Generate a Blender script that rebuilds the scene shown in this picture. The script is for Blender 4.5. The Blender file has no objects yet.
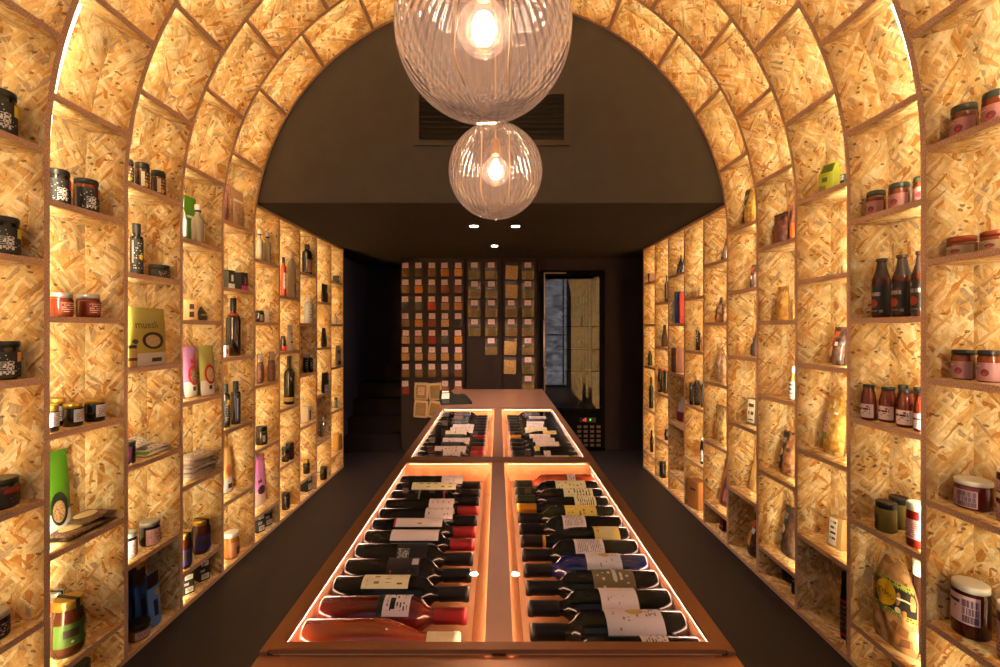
import bpy, math, random
from mathutils import Matrix, Vector
random.seed(7)
S = bpy.context.scene
COL = S.collection
PI = math.pi
# ---------------------------------------------------------------- camera model
F = 467.0; VX = 497.5; VY = 328.5; CZ = 1.42           # focal length in px, principal point, eye height
W = 1.535; X0 = -0.043; ZS = 2.025; R = 1.535; D = 0.165  # half width, axis, springing, arch radius, shelf depth
TH = 0.022
def yk(k): return 1.6358 + 0.34867 * k                  # rib positions
CEIL = 2.237

# ---------------------------------------------------------------- materials
GD = [1.0]
def lin(c):
    o = []
    for v in c[:3]:
        v *= GD[0] / 255.0
        o.append(v / 12.92 if v <= .04045 else ((v + .055) / 1.055) ** 2.4)
    return (*o, 1.0)
_m = {}
def newmat(key):
    m = bpy.data.materials.new(key); m.use_nodes = True
    nt = m.node_tree; nt.nodes.clear()
    return m, nt
def nd(nt, t, **kw):
    n = nt.nodes.new(t)
    for k, v in kw.items():
        if k.startswith('i_'):
            n.inputs[k[2:].replace('_', ' ')].default_value = v
        else: setattr(n, k, v)
    return n
def math_(nt, op, a, b=None, c=None):
    n = nt.nodes.new('ShaderNodeMath'); n.operation = op
    for i, v in enumerate((a, b, c)):
        if v is None: continue
        if isinstance(v, (int, float)): n.inputs[i].default_value = v
        else: nt.links.new(v, n.inputs[i])
    return n.outputs[0]
def mixc(nt, fac, a, b, mode='MIX'):
    n = nt.nodes.new('ShaderNodeMix'); n.data_type = 'RGBA'; n.blend_type = mode
    for i, v in ((0, fac), (6, a), (7, b)):
        if isinstance(v, (int, float)): n.inputs[i].default_value = v
        elif isinstance(v, tuple): n.inputs[i].default_value = v
        else: nt.links.new(v, n.inputs[i])
    return n.outputs[2]
def bsdf(nt, rough=.5, metal=0, coat=0, trans=0, spec=.5):
    b = nt.nodes.new('ShaderNodeBsdfPrincipled')
    b.inputs['Roughness'].default_value = rough; b.inputs['Metallic'].default_value = metal
    b.inputs['Coat Weight'].default_value = coat; b.inputs['Coat Roughness'].default_value = .08
    b.inputs['Transmission Weight'].default_value = trans
    b.inputs['Specular IOR Level'].default_value = spec
    o = nt.nodes.new('ShaderNodeOutputMaterial')
    nt.links.new(b.outputs[0], o.inputs[0])
    return b
def M(c, rough=.5, metal=0, coat=0, trans=0, spec=.22, name=None, noise=0.0, nscale=40, bump=.15):
    key = name or 'paint_%d_%d_%d_%g_%g_%g_%g_%g' % (*c[:3], rough, metal, coat, trans, noise)
    if key in _m: return _m[key]
    m, nt = newmat(key)
    if spec == 0:
        b = nt.nodes.new('ShaderNodeBsdfDiffuse'); o = nt.nodes.new('ShaderNodeOutputMaterial'); nt.links.new(b.outputs[0], o.inputs[0])
    else: b = bsdf(nt, rough, metal, coat * .4, trans, spec)
    inp = b.inputs[0]
    if noise:
        tc = nd(nt, 'ShaderNodeTexCoord')
        n = nd(nt, 'ShaderNodeTexNoise', i_Scale=nscale, i_Detail=5.0)
        nt.links.new(tc.outputs['Object'], n.inputs['Vector'])
        l = lin(c); k = 1 - noise
        cc = mixc(nt, n.outputs[0], (l[0]*k, l[1]*k, l[2]*k, 1), (min(1, l[0]/k), min(1, l[1]/k), min(1, l[2]/k), 1))
        nt.links.new(cc, inp)
        bm = nd(nt, 'ShaderNodeBump', i_Strength=bump, i_Distance=.004)
        nt.links.new(n.outputs[0], bm.inputs['Height']); nt.links.new(bm.outputs[0], b.inputs['Normal'])
    else:
        inp.default_value = lin(c)
    _m[key] = m
    return m
def M_emit(name, c, s, c2=None):
    if name in _m: return _m[name]
    m, nt = newmat(name)
    e = nd(nt, 'ShaderNodeEmission'); e.inputs[0].default_value = lin(c); e.inputs[1].default_value = s
    o = nd(nt, 'ShaderNodeOutputMaterial'); nt.links.new(e.outputs[0], o.inputs[0])
    _m[name] = m
    return m
def M_osb():
    if 'osb' in _m: return _m['osb']
    m, nt = newmat('osb'); b = bsdf(nt, .6, 0, .0, spec=.25)
    L = nt.links.new
    uv = nd(nt, 'ShaderNodeUVMap'); oi = nd(nt, 'ShaderNodeObjectInfo')
    off = nd(nt, 'ShaderNodeVectorMath', operation='MULTIPLY_ADD')
    cb = nd(nt, 'ShaderNodeCombineXYZ')
    L(math_(nt, 'MULTIPLY', oi.outputs['Random'], 41.7), cb.inputs[0]); L(math_(nt, 'MULTIPLY', oi.outputs['Random'], 17.3), cb.inputs[1])
    ad = nd(nt, 'ShaderNodeVectorMath', operation='ADD'); L(uv.outputs[0], ad.inputs[0]); L(cb.outputs[0], ad.inputs[1])
    nz = nd(nt, 'ShaderNodeTexNoise', noise_dimensions='2D', i_Scale=30.0, i_Detail=3.0)
    L(ad.outputs[0], nz.inputs['Vector'])
    sb = nd(nt, 'ShaderNodeVectorMath', operation='SUBTRACT'); L(nz.outputs[1], sb.inputs[0]); sb.inputs[1].default_value = (.5, .5, .5)
    ms = nd(nt, 'ShaderNodeVectorMath', operation='SCALE'); L(sb.outputs[0], ms.inputs[0]); ms.inputs['Scale'].default_value = .011
    co = nd(nt, 'ShaderNodeVectorMath', operation='ADD'); L(ad.outputs[0], co.inputs[0]); L(ms.outputs[0], co.inputs[1])
    pal = [(.0, (232, 190, 124)), (.14, (248, 222, 170)), (.3, (240, 204, 142)), (.44, (222, 174, 104)), (.56, (251, 230, 184)),
           (.68, (236, 192, 122)), (.79, (188, 160, 124)), (.85, (198, 138, 66)), (.92, (244, 212, 154))]
    cur = None; hgt = None
    for i, (ang, sx, sy, thr) in enumerate(((.3, 7.5, 27, 0), (1.9, 6.5, 32, .42), (2.7, 8.5, 42, .46), (1.05, 6.5, 30, .52), (.1, 9, 50, .58), (2.2, 12, 74, .62), (.75, 13, 90, .7))):
        mp = nd(nt, 'ShaderNodeMapping'); L(co.outputs[0], mp.inputs[0])
        mp.inputs['Rotation'].default_value = (0, 0, ang); mp.inputs['Scale'].default_value = (sx, sy, 1); mp.inputs['Location'].default_value = (i * 3.7, i * 1.9, 0)
        # mapping rotates after scaling; rotate first so flakes keep their shape
        mr = nd(nt, 'ShaderNodeVectorRotate', rotation_type='Z_AXIS'); L(co.outputs[0], mr.inputs['Vector']); mr.inputs['Angle'].default_value = ang
        L(mr.outputs[0], mp.inputs[0]); mp.inputs['Rotation'].default_value = (0, 0, 0)
        vo = nd(nt, 'ShaderNodeTexVoronoi', voronoi_dimensions='2D', distance='MANHATTAN', i_Scale=1.0, i_Randomness=1.0)
        L(mp.outputs[0], vo.inputs['Vector'])
        sp = nd(nt, 'ShaderNodeSeparateColor'); L(vo.outputs['Color'], sp.inputs[0])
        rp = nd(nt, 'ShaderNodeValToRGB'); rp.color_ramp.interpolation = 'CONSTANT'
        els = rp.color_ramp.elements
        while len(els) < len(pal): els.new(.5)
        for e, (p, c) in zip(els, pal): e.position = p; e.color = lin(c)
        L(sp.outputs[1], rp.inputs[0])
        fib = nd(nt, 'ShaderNodeTexNoise', noise_dimensions='2D', i_Scale=2.5, i_Detail=3.0)
        fm = nd(nt, 'ShaderNodeMapping'); L(mp.outputs[0], fm.inputs[0]); fm.inputs['Scale'].default_value = (.5, 2.2, 1); L(fm.outputs[0], fib.inputs['Vector'])
        sh = math_(nt, 'MULTIPLY_ADD', fib.outputs[0], .7, .63)
        edge = math_(nt, 'MULTIPLY_ADD', vo.outputs['Distance'], -.22, 1.10)
        cc = mixc(nt, 1.0, rp.outputs[0], math_(nt, 'MULTIPLY', sh, edge), 'MULTIPLY')
        h = math_(nt, 'ADD', sp.outputs[2], math_(nt, 'MULTIPLY', fib.outputs[0], .5))
        if cur is None: cur, hgt = cc, h
        else:
            msk = math_(nt, 'MULTIPLY', math_(nt, 'GREATER_THAN', sp.outputs[0], thr), math_(nt, 'LESS_THAN', vo.outputs['Distance'], .95))
            cur = mixc(nt, msk, cur, cc)
            mh = nd(nt, 'ShaderNodeMix'); L(msk, mh.inputs[0]); L(hgt, mh.inputs[2]); L(h, mh.inputs[3]); hgt = mh.outputs[0]
    v2 = nd(nt, 'ShaderNodeTexVoronoi', voronoi_dimensions='2D', i_Scale=1.0)
    vm = nd(nt, 'ShaderNodeMapping'); L(co.outputs[0], vm.inputs[0]); vm.inputs['Scale'].default_value = (70, 34, 1); vm.inputs['Rotation'].default_value = (0, 0, .6); L(vm.outputs[0], v2.inputs['Vector'])
    s2 = nd(nt, 'ShaderNodeSeparateColor'); L(v2.outputs['Color'], s2.inputs[0])
    spk = math_(nt, 'MULTIPLY', math_(nt, 'GREATER_THAN', s2.outputs[0], .95), math_(nt, 'LESS_THAN', v2.outputs['Distance'], .34))
    cur = mixc(nt, math_(nt, 'MULTIPLY', spk, .75), cur, lin((92, 56, 22)))
    fl = nd(nt, 'ShaderNodeTexNoise', noise_dimensions='2D', i_Scale=9.0, i_Detail=5.0, i_Roughness=.65); L(co.outputs[0], fl.inputs['Vector'])
    cur = mixc(nt, 1.0, cur, mixc(nt, math_(nt, 'MULTIPLY_ADD', fl.outputs[0], 2.2, -.6), (.46, .40, .30, 1), (.94, .92, .86, 1)), 'MULTIPLY')
    L(cur, b.inputs['Base Color'])
    bm = nd(nt, 'ShaderNodeBump', i_Strength=.5, i_Distance=.0015); L(hgt, bm.inputs['Height']); L(bm.outputs[0], b.inputs['Normal'])
    _m['osb'] = m
    return m
def M_osb_edge():
    if 'osb_edge' in _m: return _m['osb_edge']
    m, nt = newmat('osb_edge'); b = bsdf(nt, .8, spec=.2)
    uv = nd(nt, 'ShaderNodeUVMap')
    mp = nd(nt, 'ShaderNodeMapping'); nt.links.new(uv.outputs[0], mp.inputs[0]); mp.inputs['Scale'].default_value = (140, 420, 1)
    n = nd(nt, 'ShaderNodeTexNoise', noise_dimensions='2D', i_Scale=1.0, i_Detail=3.0, i_Roughness=.7); nt.links.new(mp.outputs[0], n.inputs['Vector'])
    rp = nd(nt, 'ShaderNodeValToRGB'); e = rp.color_ramp.elements
    e[0].position = .3; e[0].color = lin((132, 94, 70)); e[1].position = .72; e[1].color = lin((216, 174, 138))
    nt.links.new(n.outputs[0], rp.inputs[0]); nt.links.new(rp.outputs[0], b.inputs['Base Color'])
    _m['osb_edge'] = m
    return m
def M_grain(c1, c2, c3, scale=160, coat=.6, rough=.55):
    key = 'grain_%s_%g' % ('_'.join(str(v) for v in (*c1, *c2, *c3)), scale)
    if key in _m: return _m[key]
    m, nt = newmat(key); b = bsdf(nt, rough, 0, coat * .5, spec=.25)
    tc = nd(nt, 'ShaderNodeTexCoord'); v = nd(nt, 'ShaderNodeTexVoronoi', i_Scale=scale)
    nt.links.new(tc.outputs['Object'], v.inputs['Vector'])
    s = nd(nt, 'ShaderNodeSeparateColor'); nt.links.new(v.outputs['Color'], s.inputs[0])
    rp = nd(nt, 'ShaderNodeValToRGB'); e = rp.color_ramp.elements; e.new(.5)
    for q, p, c in zip(e, (.1, .5, .9), (c1, c2, c3)): q.position = p; q.color = lin(c)
    nt.links.new(s.outputs[0], rp.inputs[0])
    cc = mixc(nt, 1.0, rp.outputs[0], math_(nt, 'MULTIPLY_ADD', v.outputs['Distance'], -.5, 1.1), 'MULTIPLY')
    nt.links.new(cc, b.inputs['Base Color'])
    bm = nd(nt, 'ShaderNodeBump', i_Strength=.6, i_Distance=.003, invert=True); nt.links.new(v.outputs['Distance'], bm.inputs['Height']); nt.links.new(bm.outputs[0], b.inputs['Normal'])
    _m[key] = m
    return m
def M_print(base, ink, rows=7, dens=.5, x0=.12, x1=.88, y0=.1, y1=.9, seed=0, rough=.6, bold=.45, cols=14):
    """paper label with small printed lines"""
    key = 'print_%s_%g_%g_%g_%g_%g_%g_%g' % ('_'.join(str(v) for v in (*base, *ink)), rows, dens, x0, x1, y0, y1, seed)
    if key in _m: return _m[key]
    m, nt = newmat(key); b = bsdf(nt, rough, 0, 0, spec=.2)
    uv = nd(nt, 'ShaderNodeUVMap'); sp = nd(nt, 'ShaderNodeSeparateXYZ'); nt.links.new(uv.outputs[0], sp.inputs[0])
    x, y = sp.outputs[0], sp.outputs[1]
    yr = math_(nt, 'MULTIPLY', y, rows)
    ln = math_(nt, 'LESS_THAN', math_(nt, 'FRACT', yr), bold)
    cb = nd(nt, 'ShaderNodeCombineXYZ')
    nt.links.new(math_(nt, 'MULTIPLY', x, cols), cb.inputs[0]); nt.links.new(math_(nt, 'MULTIPLY_ADD', math_(nt, 'FLOOR', yr), 3.71, seed * 7.3), cb.inputs[1])
    n = nd(nt, 'ShaderNodeTexNoise', noise_dimensions='2D', i_Scale=1.0, i_Detail=2.0); nt.links.new(cb.outputs[0], n.inputs['Vector'])
    k = math_(nt, 'MULTIPLY', ln, math_(nt, 'GREATER_THAN', n.outputs[0], 1 - dens))
    for a, op, v in ((x, 'GREATER_THAN', x0), (x, 'LESS_THAN', x1), (y, 'GREATER_THAN', y0), (y, 'LESS_THAN', y1)):
        k = math_(nt, 'MULTIPLY', k, math_(nt, op, a, v))
    nt.links.new(mixc(nt, k, lin(base), lin(ink)), b.inputs['Base Color'])
    _m[key] = m
    return m
def M_thin(name, tint, haze, gloss_rough=.03, haze_c=(255, 225, 205), ripple=0, ior=1.45, gl=1.0):
    """thin clear wall: lets light through, mirrors by Fresnel, a little milky"""
    if name in _m: return _m[name]
    m, nt = newmat(name); L = nt.links.new
    t = nd(nt, 'ShaderNodeBsdfTransparent'); t.inputs[0].default_value = tint
    g = nd(nt, 'ShaderNodeBsdfGlossy'); g.inputs['Roughness'].default_value = gloss_rough
    fr = nd(nt, 'ShaderNodeFresnel'); fr.inputs[0].default_value = ior
    tl = nd(nt, 'ShaderNodeBsdfTranslucent'); tl.inputs[0].default_value = lin(haze_c)
    df = nd(nt, 'ShaderNodeBsdfDiffuse'); df.inputs[0].default_value = lin(haze_c)
    hz = nd(nt, 'ShaderNodeMixShader'); hz.inputs[0].default_value = .5; L(tl.outputs[0], hz.inputs[1]); L(df.outputs[0], hz.inputs[2])
    m1 = nd(nt, 'ShaderNodeMixShader'); m1.inputs[0].default_value = haze; L(t.outputs[0], m1.inputs[1]); L(hz.outputs[0], m1.inputs[2])
    m2 = nd(nt, 'ShaderNodeMixShader'); L(m1.outputs[0], m2.inputs[1]); L(g.outputs[0], m2.inputs[2])
    fac = math_(nt, 'MULTIPLY', fr.outputs[0], gl)
    if ripple:
        tc = nd(nt, 'ShaderNodeTexCoord')
        wv = nd(nt, 'ShaderNodeTexWave', wave_type='BANDS', bands_direction='X', i_Scale=ripple, i_Distortion=.9, i_Detail=1.0)
        wv.inputs['Detail Scale'].default_value = 2.0
        uvm = nd(nt, 'ShaderNodeUVMap'); L(uvm.outputs[0], wv.inputs['Vector'])
        bm = nd(nt, 'ShaderNodeBump', i_Strength=.45, i_Distance=.01); L(wv.outputs[1], bm.inputs['Height'])
        L(bm.outputs[0], g.inputs['Normal']); L(bm.outputs[0], fr.inputs['Normal'])
        lw = nd(nt, 'ShaderNodeLayerWeight'); lw.inputs[0].default_value = .35
        st = math_(nt, 'POWER', wv.outputs[1], 4.0)
        L(math_(nt, 'MULTIPLY_ADD', math_(nt, 'MULTIPLY', st, lw.outputs[1]), .42, haze), m1.inputs[0])
    L(fac, m2.inputs[0])
    o = nd(nt, 'ShaderNodeOutputMaterial'); L(m2.outputs[0], o.inputs[0])
    _m[name] = m
    return m

# ---------------------------------------------------------------- mesh builder
class MB:
    def __init__(s): s.v = []; s.f = []; s.mi = []; s.uv = []; s.sm = []
    def face(s, idx, uv=None, mi=0, smooth=False):
        s.f.append(tuple(idx)); s.mi.append(mi); s.sm.append(smooth)
        s.uv.append(uv if uv else [(0, 0)] * len(idx))
    def quad(s, pts, uv=None, mi=0, smooth=False):
        b = len(s.v); s.v += [tuple(p) for p in pts]
        s.face(range(b, b + len(pts)), uv, mi, smooth)
    def box(s, x0, x1, y0, y1, z0, z1, mi=0, mis=None, T=None, ch=0):
        """mis: dict face->material ('x-','x+','y-','y+','z-','z+'); uv in metres; ch = chamfer"""
        if ch: return s.cbox(x0, x1, y0, y1, z0, z1, ch, mi, T)
        P = lambda x, y, z: (T @ Vector((x, y, z)))[:] if T else (x, y, z)
        o = (x0 * 3.1 + z0 * 1.7, y0 * 2.3 + z0)
        fs = {'x-': ([(x0, y1, z0), (x0, y0, z0), (x0, y0, z1), (x0, y1, z1)], 1, 2), 'x+': ([(x1, y0, z0), (x1, y1, z0), (x1, y1, z1), (x1, y0, z1)], 1, 2),
              'y-': ([(x0, y0, z0), (x1, y0, z0), (x1, y0, z1), (x0, y0, z1)], 0, 2), 'y+': ([(x1, y1, z0), (x0, y1, z0), (x0, y1, z1), (x1, y1, z1)], 0, 2),
              'z-': ([(x0, y1, z0), (x1, y1, z0), (x1, y0, z0), (x0, y0, z0)], 0, 1), 'z+': ([(x0, y0, z1), (x1, y0, z1), (x1, y1, z1), (x0, y1, z1)], 0, 1)}
        for k, (ps, a, b) in fs.items():
            s.quad([P(*p) for p in ps], [(p[a] + o[0], p[b] + o[1]) for p in ps], (mis or {}).get(k, mi))
    def cbox(s, x0, x1, y0, y1, z0, z1, c, mi=0, T=None):
        import itertools
        b = len(s.v); idx = {}
        X, Y, Z = (x0, x1), (y0, y1), (z0, z1)
        for i, j, k in itertools.product((0, 1), repeat=3):
            for ax in range(3):
                p = [X[i], Y[j], Z[k]]
                for a, (q, lo) in enumerate(((i, 0), (j, 0), (k, 0))):
                    if a != ax: p[a] += c if q == 0 else -c
                p = Vector(p)
                if T: p = T @ p
                idx[i, j, k, ax] = len(s.v); s.v.append(tuple(p))
        def q(*ks): s.face([idx[k] for k in ks], None, mi)
        for ax in range(3):
            o = [a for a in range(3) if a != ax]
            for e in (0, 1):
                ks = []
                for u, w in ((0, 0), (1, 0), (1, 1), (0, 1)):
                    t = [0, 0, 0]; t[ax] = e; t[o[0]] = u; t[o[1]] = w
                    ks.append((*t, ax))
                if (e == 0) ^ (ax == 1): ks.reverse()
                q(*ks)
            for u in (0, 1):
                for w in (0, 1):
                    t = [0, 0, 0]; t[o[0]] = u; t[o[1]] = w
                    t2 = list(t); t2[ax] = 1
                    ks = [(*t, o[0]), (*t2, o[0]), (*t2, o[1]), (*t, o[1])]
                    if (u == w) ^ (ax == 1): ks.reverse()
                    q(*ks)
        for i, j, k in itertools.product((0, 1), repeat=3):
            ks = [(i, j, k, 0), (i, j, k, 1), (i, j, k, 2)]
            if (i + j + k) % 2 == 0: ks.reverse()
            q(*ks)
    def lathe(s, prof, n=20, mi=0, T=None, uv=False, smooth=True):
        b = len(s.v); rows = []
        for r, z in prof:
            if r < 1e-6:
                rows.append([len(s.v)]); p = Vector((0, 0, z)); s.v.append((T @ p)[:] if T else p[:]); continue
            row = []
            for i in range(n):
                a = 2 * PI * i / n; p = Vector((r * math.cos(a), r * math.sin(a), z))
                row.append(len(s.v)); s.v.append((T @ p)[:] if T else p[:])
            rows.append(row)
        for j in range(len(rows) - 1):
            A, B = rows[j], rows[j + 1]
            for i in range(n):
                i2 = (i + 1) % n
                u = [(i / n, j / len(rows)), ((i + 1) / n, j / len(rows)), ((i + 1) / n, (j + 1) / len(rows)), (i / n, (j + 1) / len(rows))]
                if len(A) == 1 and len(B) == 1: continue
                if len(A) == 1: s.face((A[0], B[i2], B[i]), [u[0], u[2], u[3]], mi, smooth)
                elif len(B) == 1: s.face((A[i], A[i2], B[0]), u[:3], mi, smooth)
                else: s.face((A[i], A[i2], B[i2], B[i]), u, mi, smooth)
    def grid(s, fn, nu, nv, mi=0, flip=False, smooth=True):
        b = len(s.v)
        for j in range(nv + 1):
            for i in range(nu + 1): s.v.append(tuple(fn(i / nu, j / nv)))
        for j in range(nv):
            for i in range(nu):
                a = b + j * (nu + 1) + i; q = [a, a + 1, a + nu + 2, a + nu + 1]
                u = [(i / nu, j / nv), ((i + 1) / nu, j / nv), ((i + 1) / nu, (j + 1) / nv), (i / nu, (j + 1) / nv)]
                if flip: q.reverse(); u.reverse()
                s.face(q, u, mi, smooth)
    def disc(s, fn, n=20, rings=3, mi=0, smooth=True):
        """fn(x,y) on the unit disc -> point"""
        b = len(s.v); s.v.append(tuple(fn(0, 0)))
        for k in range(1, rings + 1):
            for i in range(n):
                a = 2 * PI * i / n; s.v.append(tuple(fn(k / rings * math.cos(a), k / rings * math.sin(a))))
        for i in range(n):
            i2 = (i + 1) % n
            s.face((b, b + 1 + i, b + 1 + i2), None, mi, smooth)
            for k in range(rings - 1):
                o = b + 1 + k * n
                s.face((o + i, o + n + i, o + n + i2, o + i2), None, mi, smooth)
    def tube(s, pts, r, n=8, mi=0):
        pts = [Vector(p) for p in pts]; rows = []
        for j, p in enumerate(pts):
            t = (pts[min(j + 1, len(pts) - 1)] - pts[max(j - 1, 0)]).normalized()
            a = t.orthogonal().normalized() if j == 0 else (pa - t * pa.dot(t)).normalized()
            pa = a; c = t.cross(a); rows.append(len(s.v))
            for i in range(n):
                q = 2 * PI * i / n; s.v.append(tuple(p + a * math.cos(q) * r + c * math.sin(q) * r))
        for j in range(len(rows) - 1):
            for i in range(n):
                i2 = (i + 1) % n
                s.face((rows[j] + i, rows[j] + i2, rows[j + 1] + i2, rows[j + 1] + i), None, mi, True)
        s.face([rows[0] + i for i in reversed(range(n))], None, mi); s.face([rows[-1] + i for i in range(n)], None, mi)
    def build(s, name, mats, parent=None, loc=None):
        me = bpy.data.meshes.new(name); me.from_pydata(s.v, [], s.f)
        if not isinstance(mats, (list, tuple)): mats = [mats]
        for m in mats: me.materials.append(m)
        me.polygons.foreach_set('material_index', s.mi); me.polygons.foreach_set('use_smooth', s.sm)
        ul = me.uv_layers.new(name='UVMap'); flat = []
        for u in s.uv:
            for q in u: flat += [q[0], q[1]]
        ul.data.foreach_set('uv', flat); me.update()
        o = bpy.data.objects.new(name, me); COL.objects.link(o)
        if parent: o.parent = parent
        if loc: o.location = loc
        return o
def thing(name, label, cat, loc=(0, 0, 0), rz=0, group=None):
    o = bpy.data.objects.new(name, None); COL.objects.link(o); o.empty_display_size = .05
    o.location = loc; o.rotation_euler = (0, 0, rz); tag(o, label, cat, group)
    return o
def tag(o, label, cat, group=None, kind=None):
    if label: o['label'] = label
    if cat: o['category'] = cat
    if group: o['group'] = group
    if kind: o['kind'] = kind
    return o
def copy_tree(o, parent=None):
    c = o.copy(); COL.objects.link(c)
    if parent: c.parent = parent
    for ch in list(o.children): copy_tree(ch, c)
    return c
def text_part(txt, name, mat, fn, size, parent, ext=0, align='CENTER', squash=1.0):
    """lettering laid on a surface: fn(x, z) -> point, x and z in metres about the anchor"""
    cu = bpy.data.curves.new(name, 'FONT'); cu.body = txt; cu.size = size; cu.align_x = align; cu.align_y = 'CENTER'; cu.resolution_u = 2
    t = bpy.data.objects.new(name, cu); COL.objects.link(t)
    dg = bpy.context.evaluated_depsgraph_get(); me = bpy.data.meshes.new_from_object(t.evaluated_get(dg))
    bpy.data.objects.remove(t)
    me.name = name
    for v in me.vertices: v.co = Vector(fn(v.co.x * squash, v.co.y))
    me.materials.clear(); me.materials.append(mat)
    o = bpy.data.objects.new(name, me); COL.objects.link(o); o.parent = parent
    return o
# ================================================================ THE ROOM
OSB = M_osb(); EDGE = M_osb_edge()
PL = M((45, 41, 42), .85, spec=0, noise=.18, nscale=9, name='dark_plaster')
BLK = M((38, 31, 34), .75, spec=0, name='black_paint')
DARK = M((20, 19, 20), .5)
LEDC = (255, 244, 212)
LED = M_emit('led_light', LEDC, 330.0)
LEDP = M((230, 230, 230), .4, name='led_profile'); LEDB = M_emit('led_tape', LEDC, 5.0)

def slab(name, label, mat, x0, x1, y0, y1, z0, z1, cat='wall'):
    m = MB(); m.box(x0, x1, y0, y1, z0, z1)
    return tag(m.build(name, mat), label, cat, kind='structure')
YF = -.50; YB = 5.45; XL = X0 - W; XR = X0 + W
FLOORM = M((32, 28, 29), .5, spec=.12, noise=.12, nscale=5, name='dark_floor')
slab('floor', 'dark charcoal floor running through the shop', FLOORM, XL - .6, XR + .5, YF - .1, 7.4, -.1, 0, 'floor')
slab('ceiling', 'low flat dark ceiling behind the arched shelving', PL, XL - .6, XR + .3, 3.045, 7.4, CEIL, CEIL + .08, 'ceiling')
slab('wall_left', 'dark wall behind the shelving at left', BLK, XL - .27, XL - .2, YF, 4.80, 0, 2.3)
slab('wall_right', 'dark wall behind the shelving at right', BLK, XR + .2, XR + .27, YF, YB + .1, 0, 2.3)
STB = M((48, 52, 80), .8, spec=0, name='dark_blue_wall')
slab('wall_stair_left', 'dark blue side wall of the stairwell', STB, -1.83, -1.76, 4.80, 6.35, 0, CEIL)
slab('wall_stair_back', 'black wall at the back of the stairwell', BLK, -1.8, -.2, 6.3, 6.37, 0, CEIL)
slab('trim_1', 'dark return closing the gap behind the end of the left shelving', BLK, -1.83, XL - .17, 4.775, 4.80, 0, CEIL, 'trim')
slab('wall_back', 'black back wall carrying the spice boards', BLK, -1.13, .487, YB, YB + .08, 0, CEIL)
slab('wall_back_header', 'black wall above the glass door fridge', BLK, .487, 1.253, YB, YB + .08, 2.095, CEIL)
slab('wall_back_side', 'plain black panel beside the glass door fridge', BLK, 1.253, 1.76, YB, YB + .08, 0, CEIL)
slab('trim_2', 'black panel standing left of the fridge door', BLK, .472, .492, YB - .012, YB + .01, 0, CEIL, 'trim')
# bulkhead: the dark plaster half moon that closes the arch
m = MB(); yb = yk(4) + TH / 2
t0 = math.asin((CEIL - ZS) / R); n = 60
pts = [(X0 + (R + .02) * math.cos(t0 + (PI - 2 * t0) * i / n), ZS + (R + .02) * math.sin(t0 + (PI - 2 * t0) * i / n)) for i in range(n + 1)]
m.quad([(x, yb, z) for x, z in pts]); m.quad([(x, yb + .08, z) for x, z in reversed(pts)])
for a, b in zip(pts, pts[1:] + pts[:1]): m.quad([(a[0], yb, a[1]), (a[0], yb + .08, a[1]), (b[0], yb + .08, b[1]), (b[0], yb, b[1])])
tag(m.build('wall_bulkhead', PL), 'dark plaster bulkhead filling the end of the arch', 'wall', kind='structure')
# street side behind the camera: glazed front
slab('wall_front', 'dark wall below the shop front glazing', BLK, XL - .2, XR + .2, YF - .08, YF, 0, .05)
slab('wall_front_header', 'dark wall above the shop front glazing', BLK, XL - .2, XR + .2, YF - .08, YF, 2.9, 3.8)
slab('wall_front_left', 'dark pier beside the shop front glazing', BLK, XL - .2, XL + .03, YF - .08, YF, .05, 2.9)
slab('wall_front_right', 'dark pier at the other side of the shop front glazing', BLK, XR - .015, XR + .2, YF - .08, YF, .05, 2.9)
def M_street():
    m, nt = newmat('evening_street'); L = nt.links.new
    tc = nd(nt, 'ShaderNodeTexCoord'); mp = nd(nt, 'ShaderNodeMapping'); L(tc.outputs['Object'], mp.inputs[0]); mp.inputs['Scale'].default_value = (2.2, 1, 5.0)
    n = nd(nt, 'ShaderNodeTexNoise', i_Scale=1.6, i_Detail=6.0, i_Roughness=.7); L(mp.outputs[0], n.inputs['Vector'])
    rp = nd(nt, 'ShaderNodeValToRGB'); e = rp.color_ramp.elements; e.new(.52)
    for q, p, c in zip(e, (.36, .52, .66), ((60, 58, 62), (122, 118, 122), (170, 166, 168))): q.position = p; q.color = lin(c)
    L(n.outputs[0], rp.inputs[0]); em = nd(nt, 'ShaderNodeEmission'); L(rp.outputs[0], em.inputs[0]); em.inputs[1].default_value = 3.4
    o = nd(nt, 'ShaderNodeOutputMaterial'); L(em.outputs[0], o.inputs[0]); return m
wn = thing('window_1', 'shop front window with dull evening light', 'window', (0, YF - .04, 0)); wn['kind'] = 'structure'
m = MB(); m.box(XL + .03, XR - .015, -.005, .005, .05, 2.9); m.build('pane', M_street(), wn)
m = MB()
for x in (XL + .1, -.3, .6, XR - .11): m.box(x, x + .03, .0, .03, .05, 2.9)
m.box(XL + .03, XR - .02, 0, .03, 1.25, 1.28); m.build('window_frame', BLK, wn)

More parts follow.
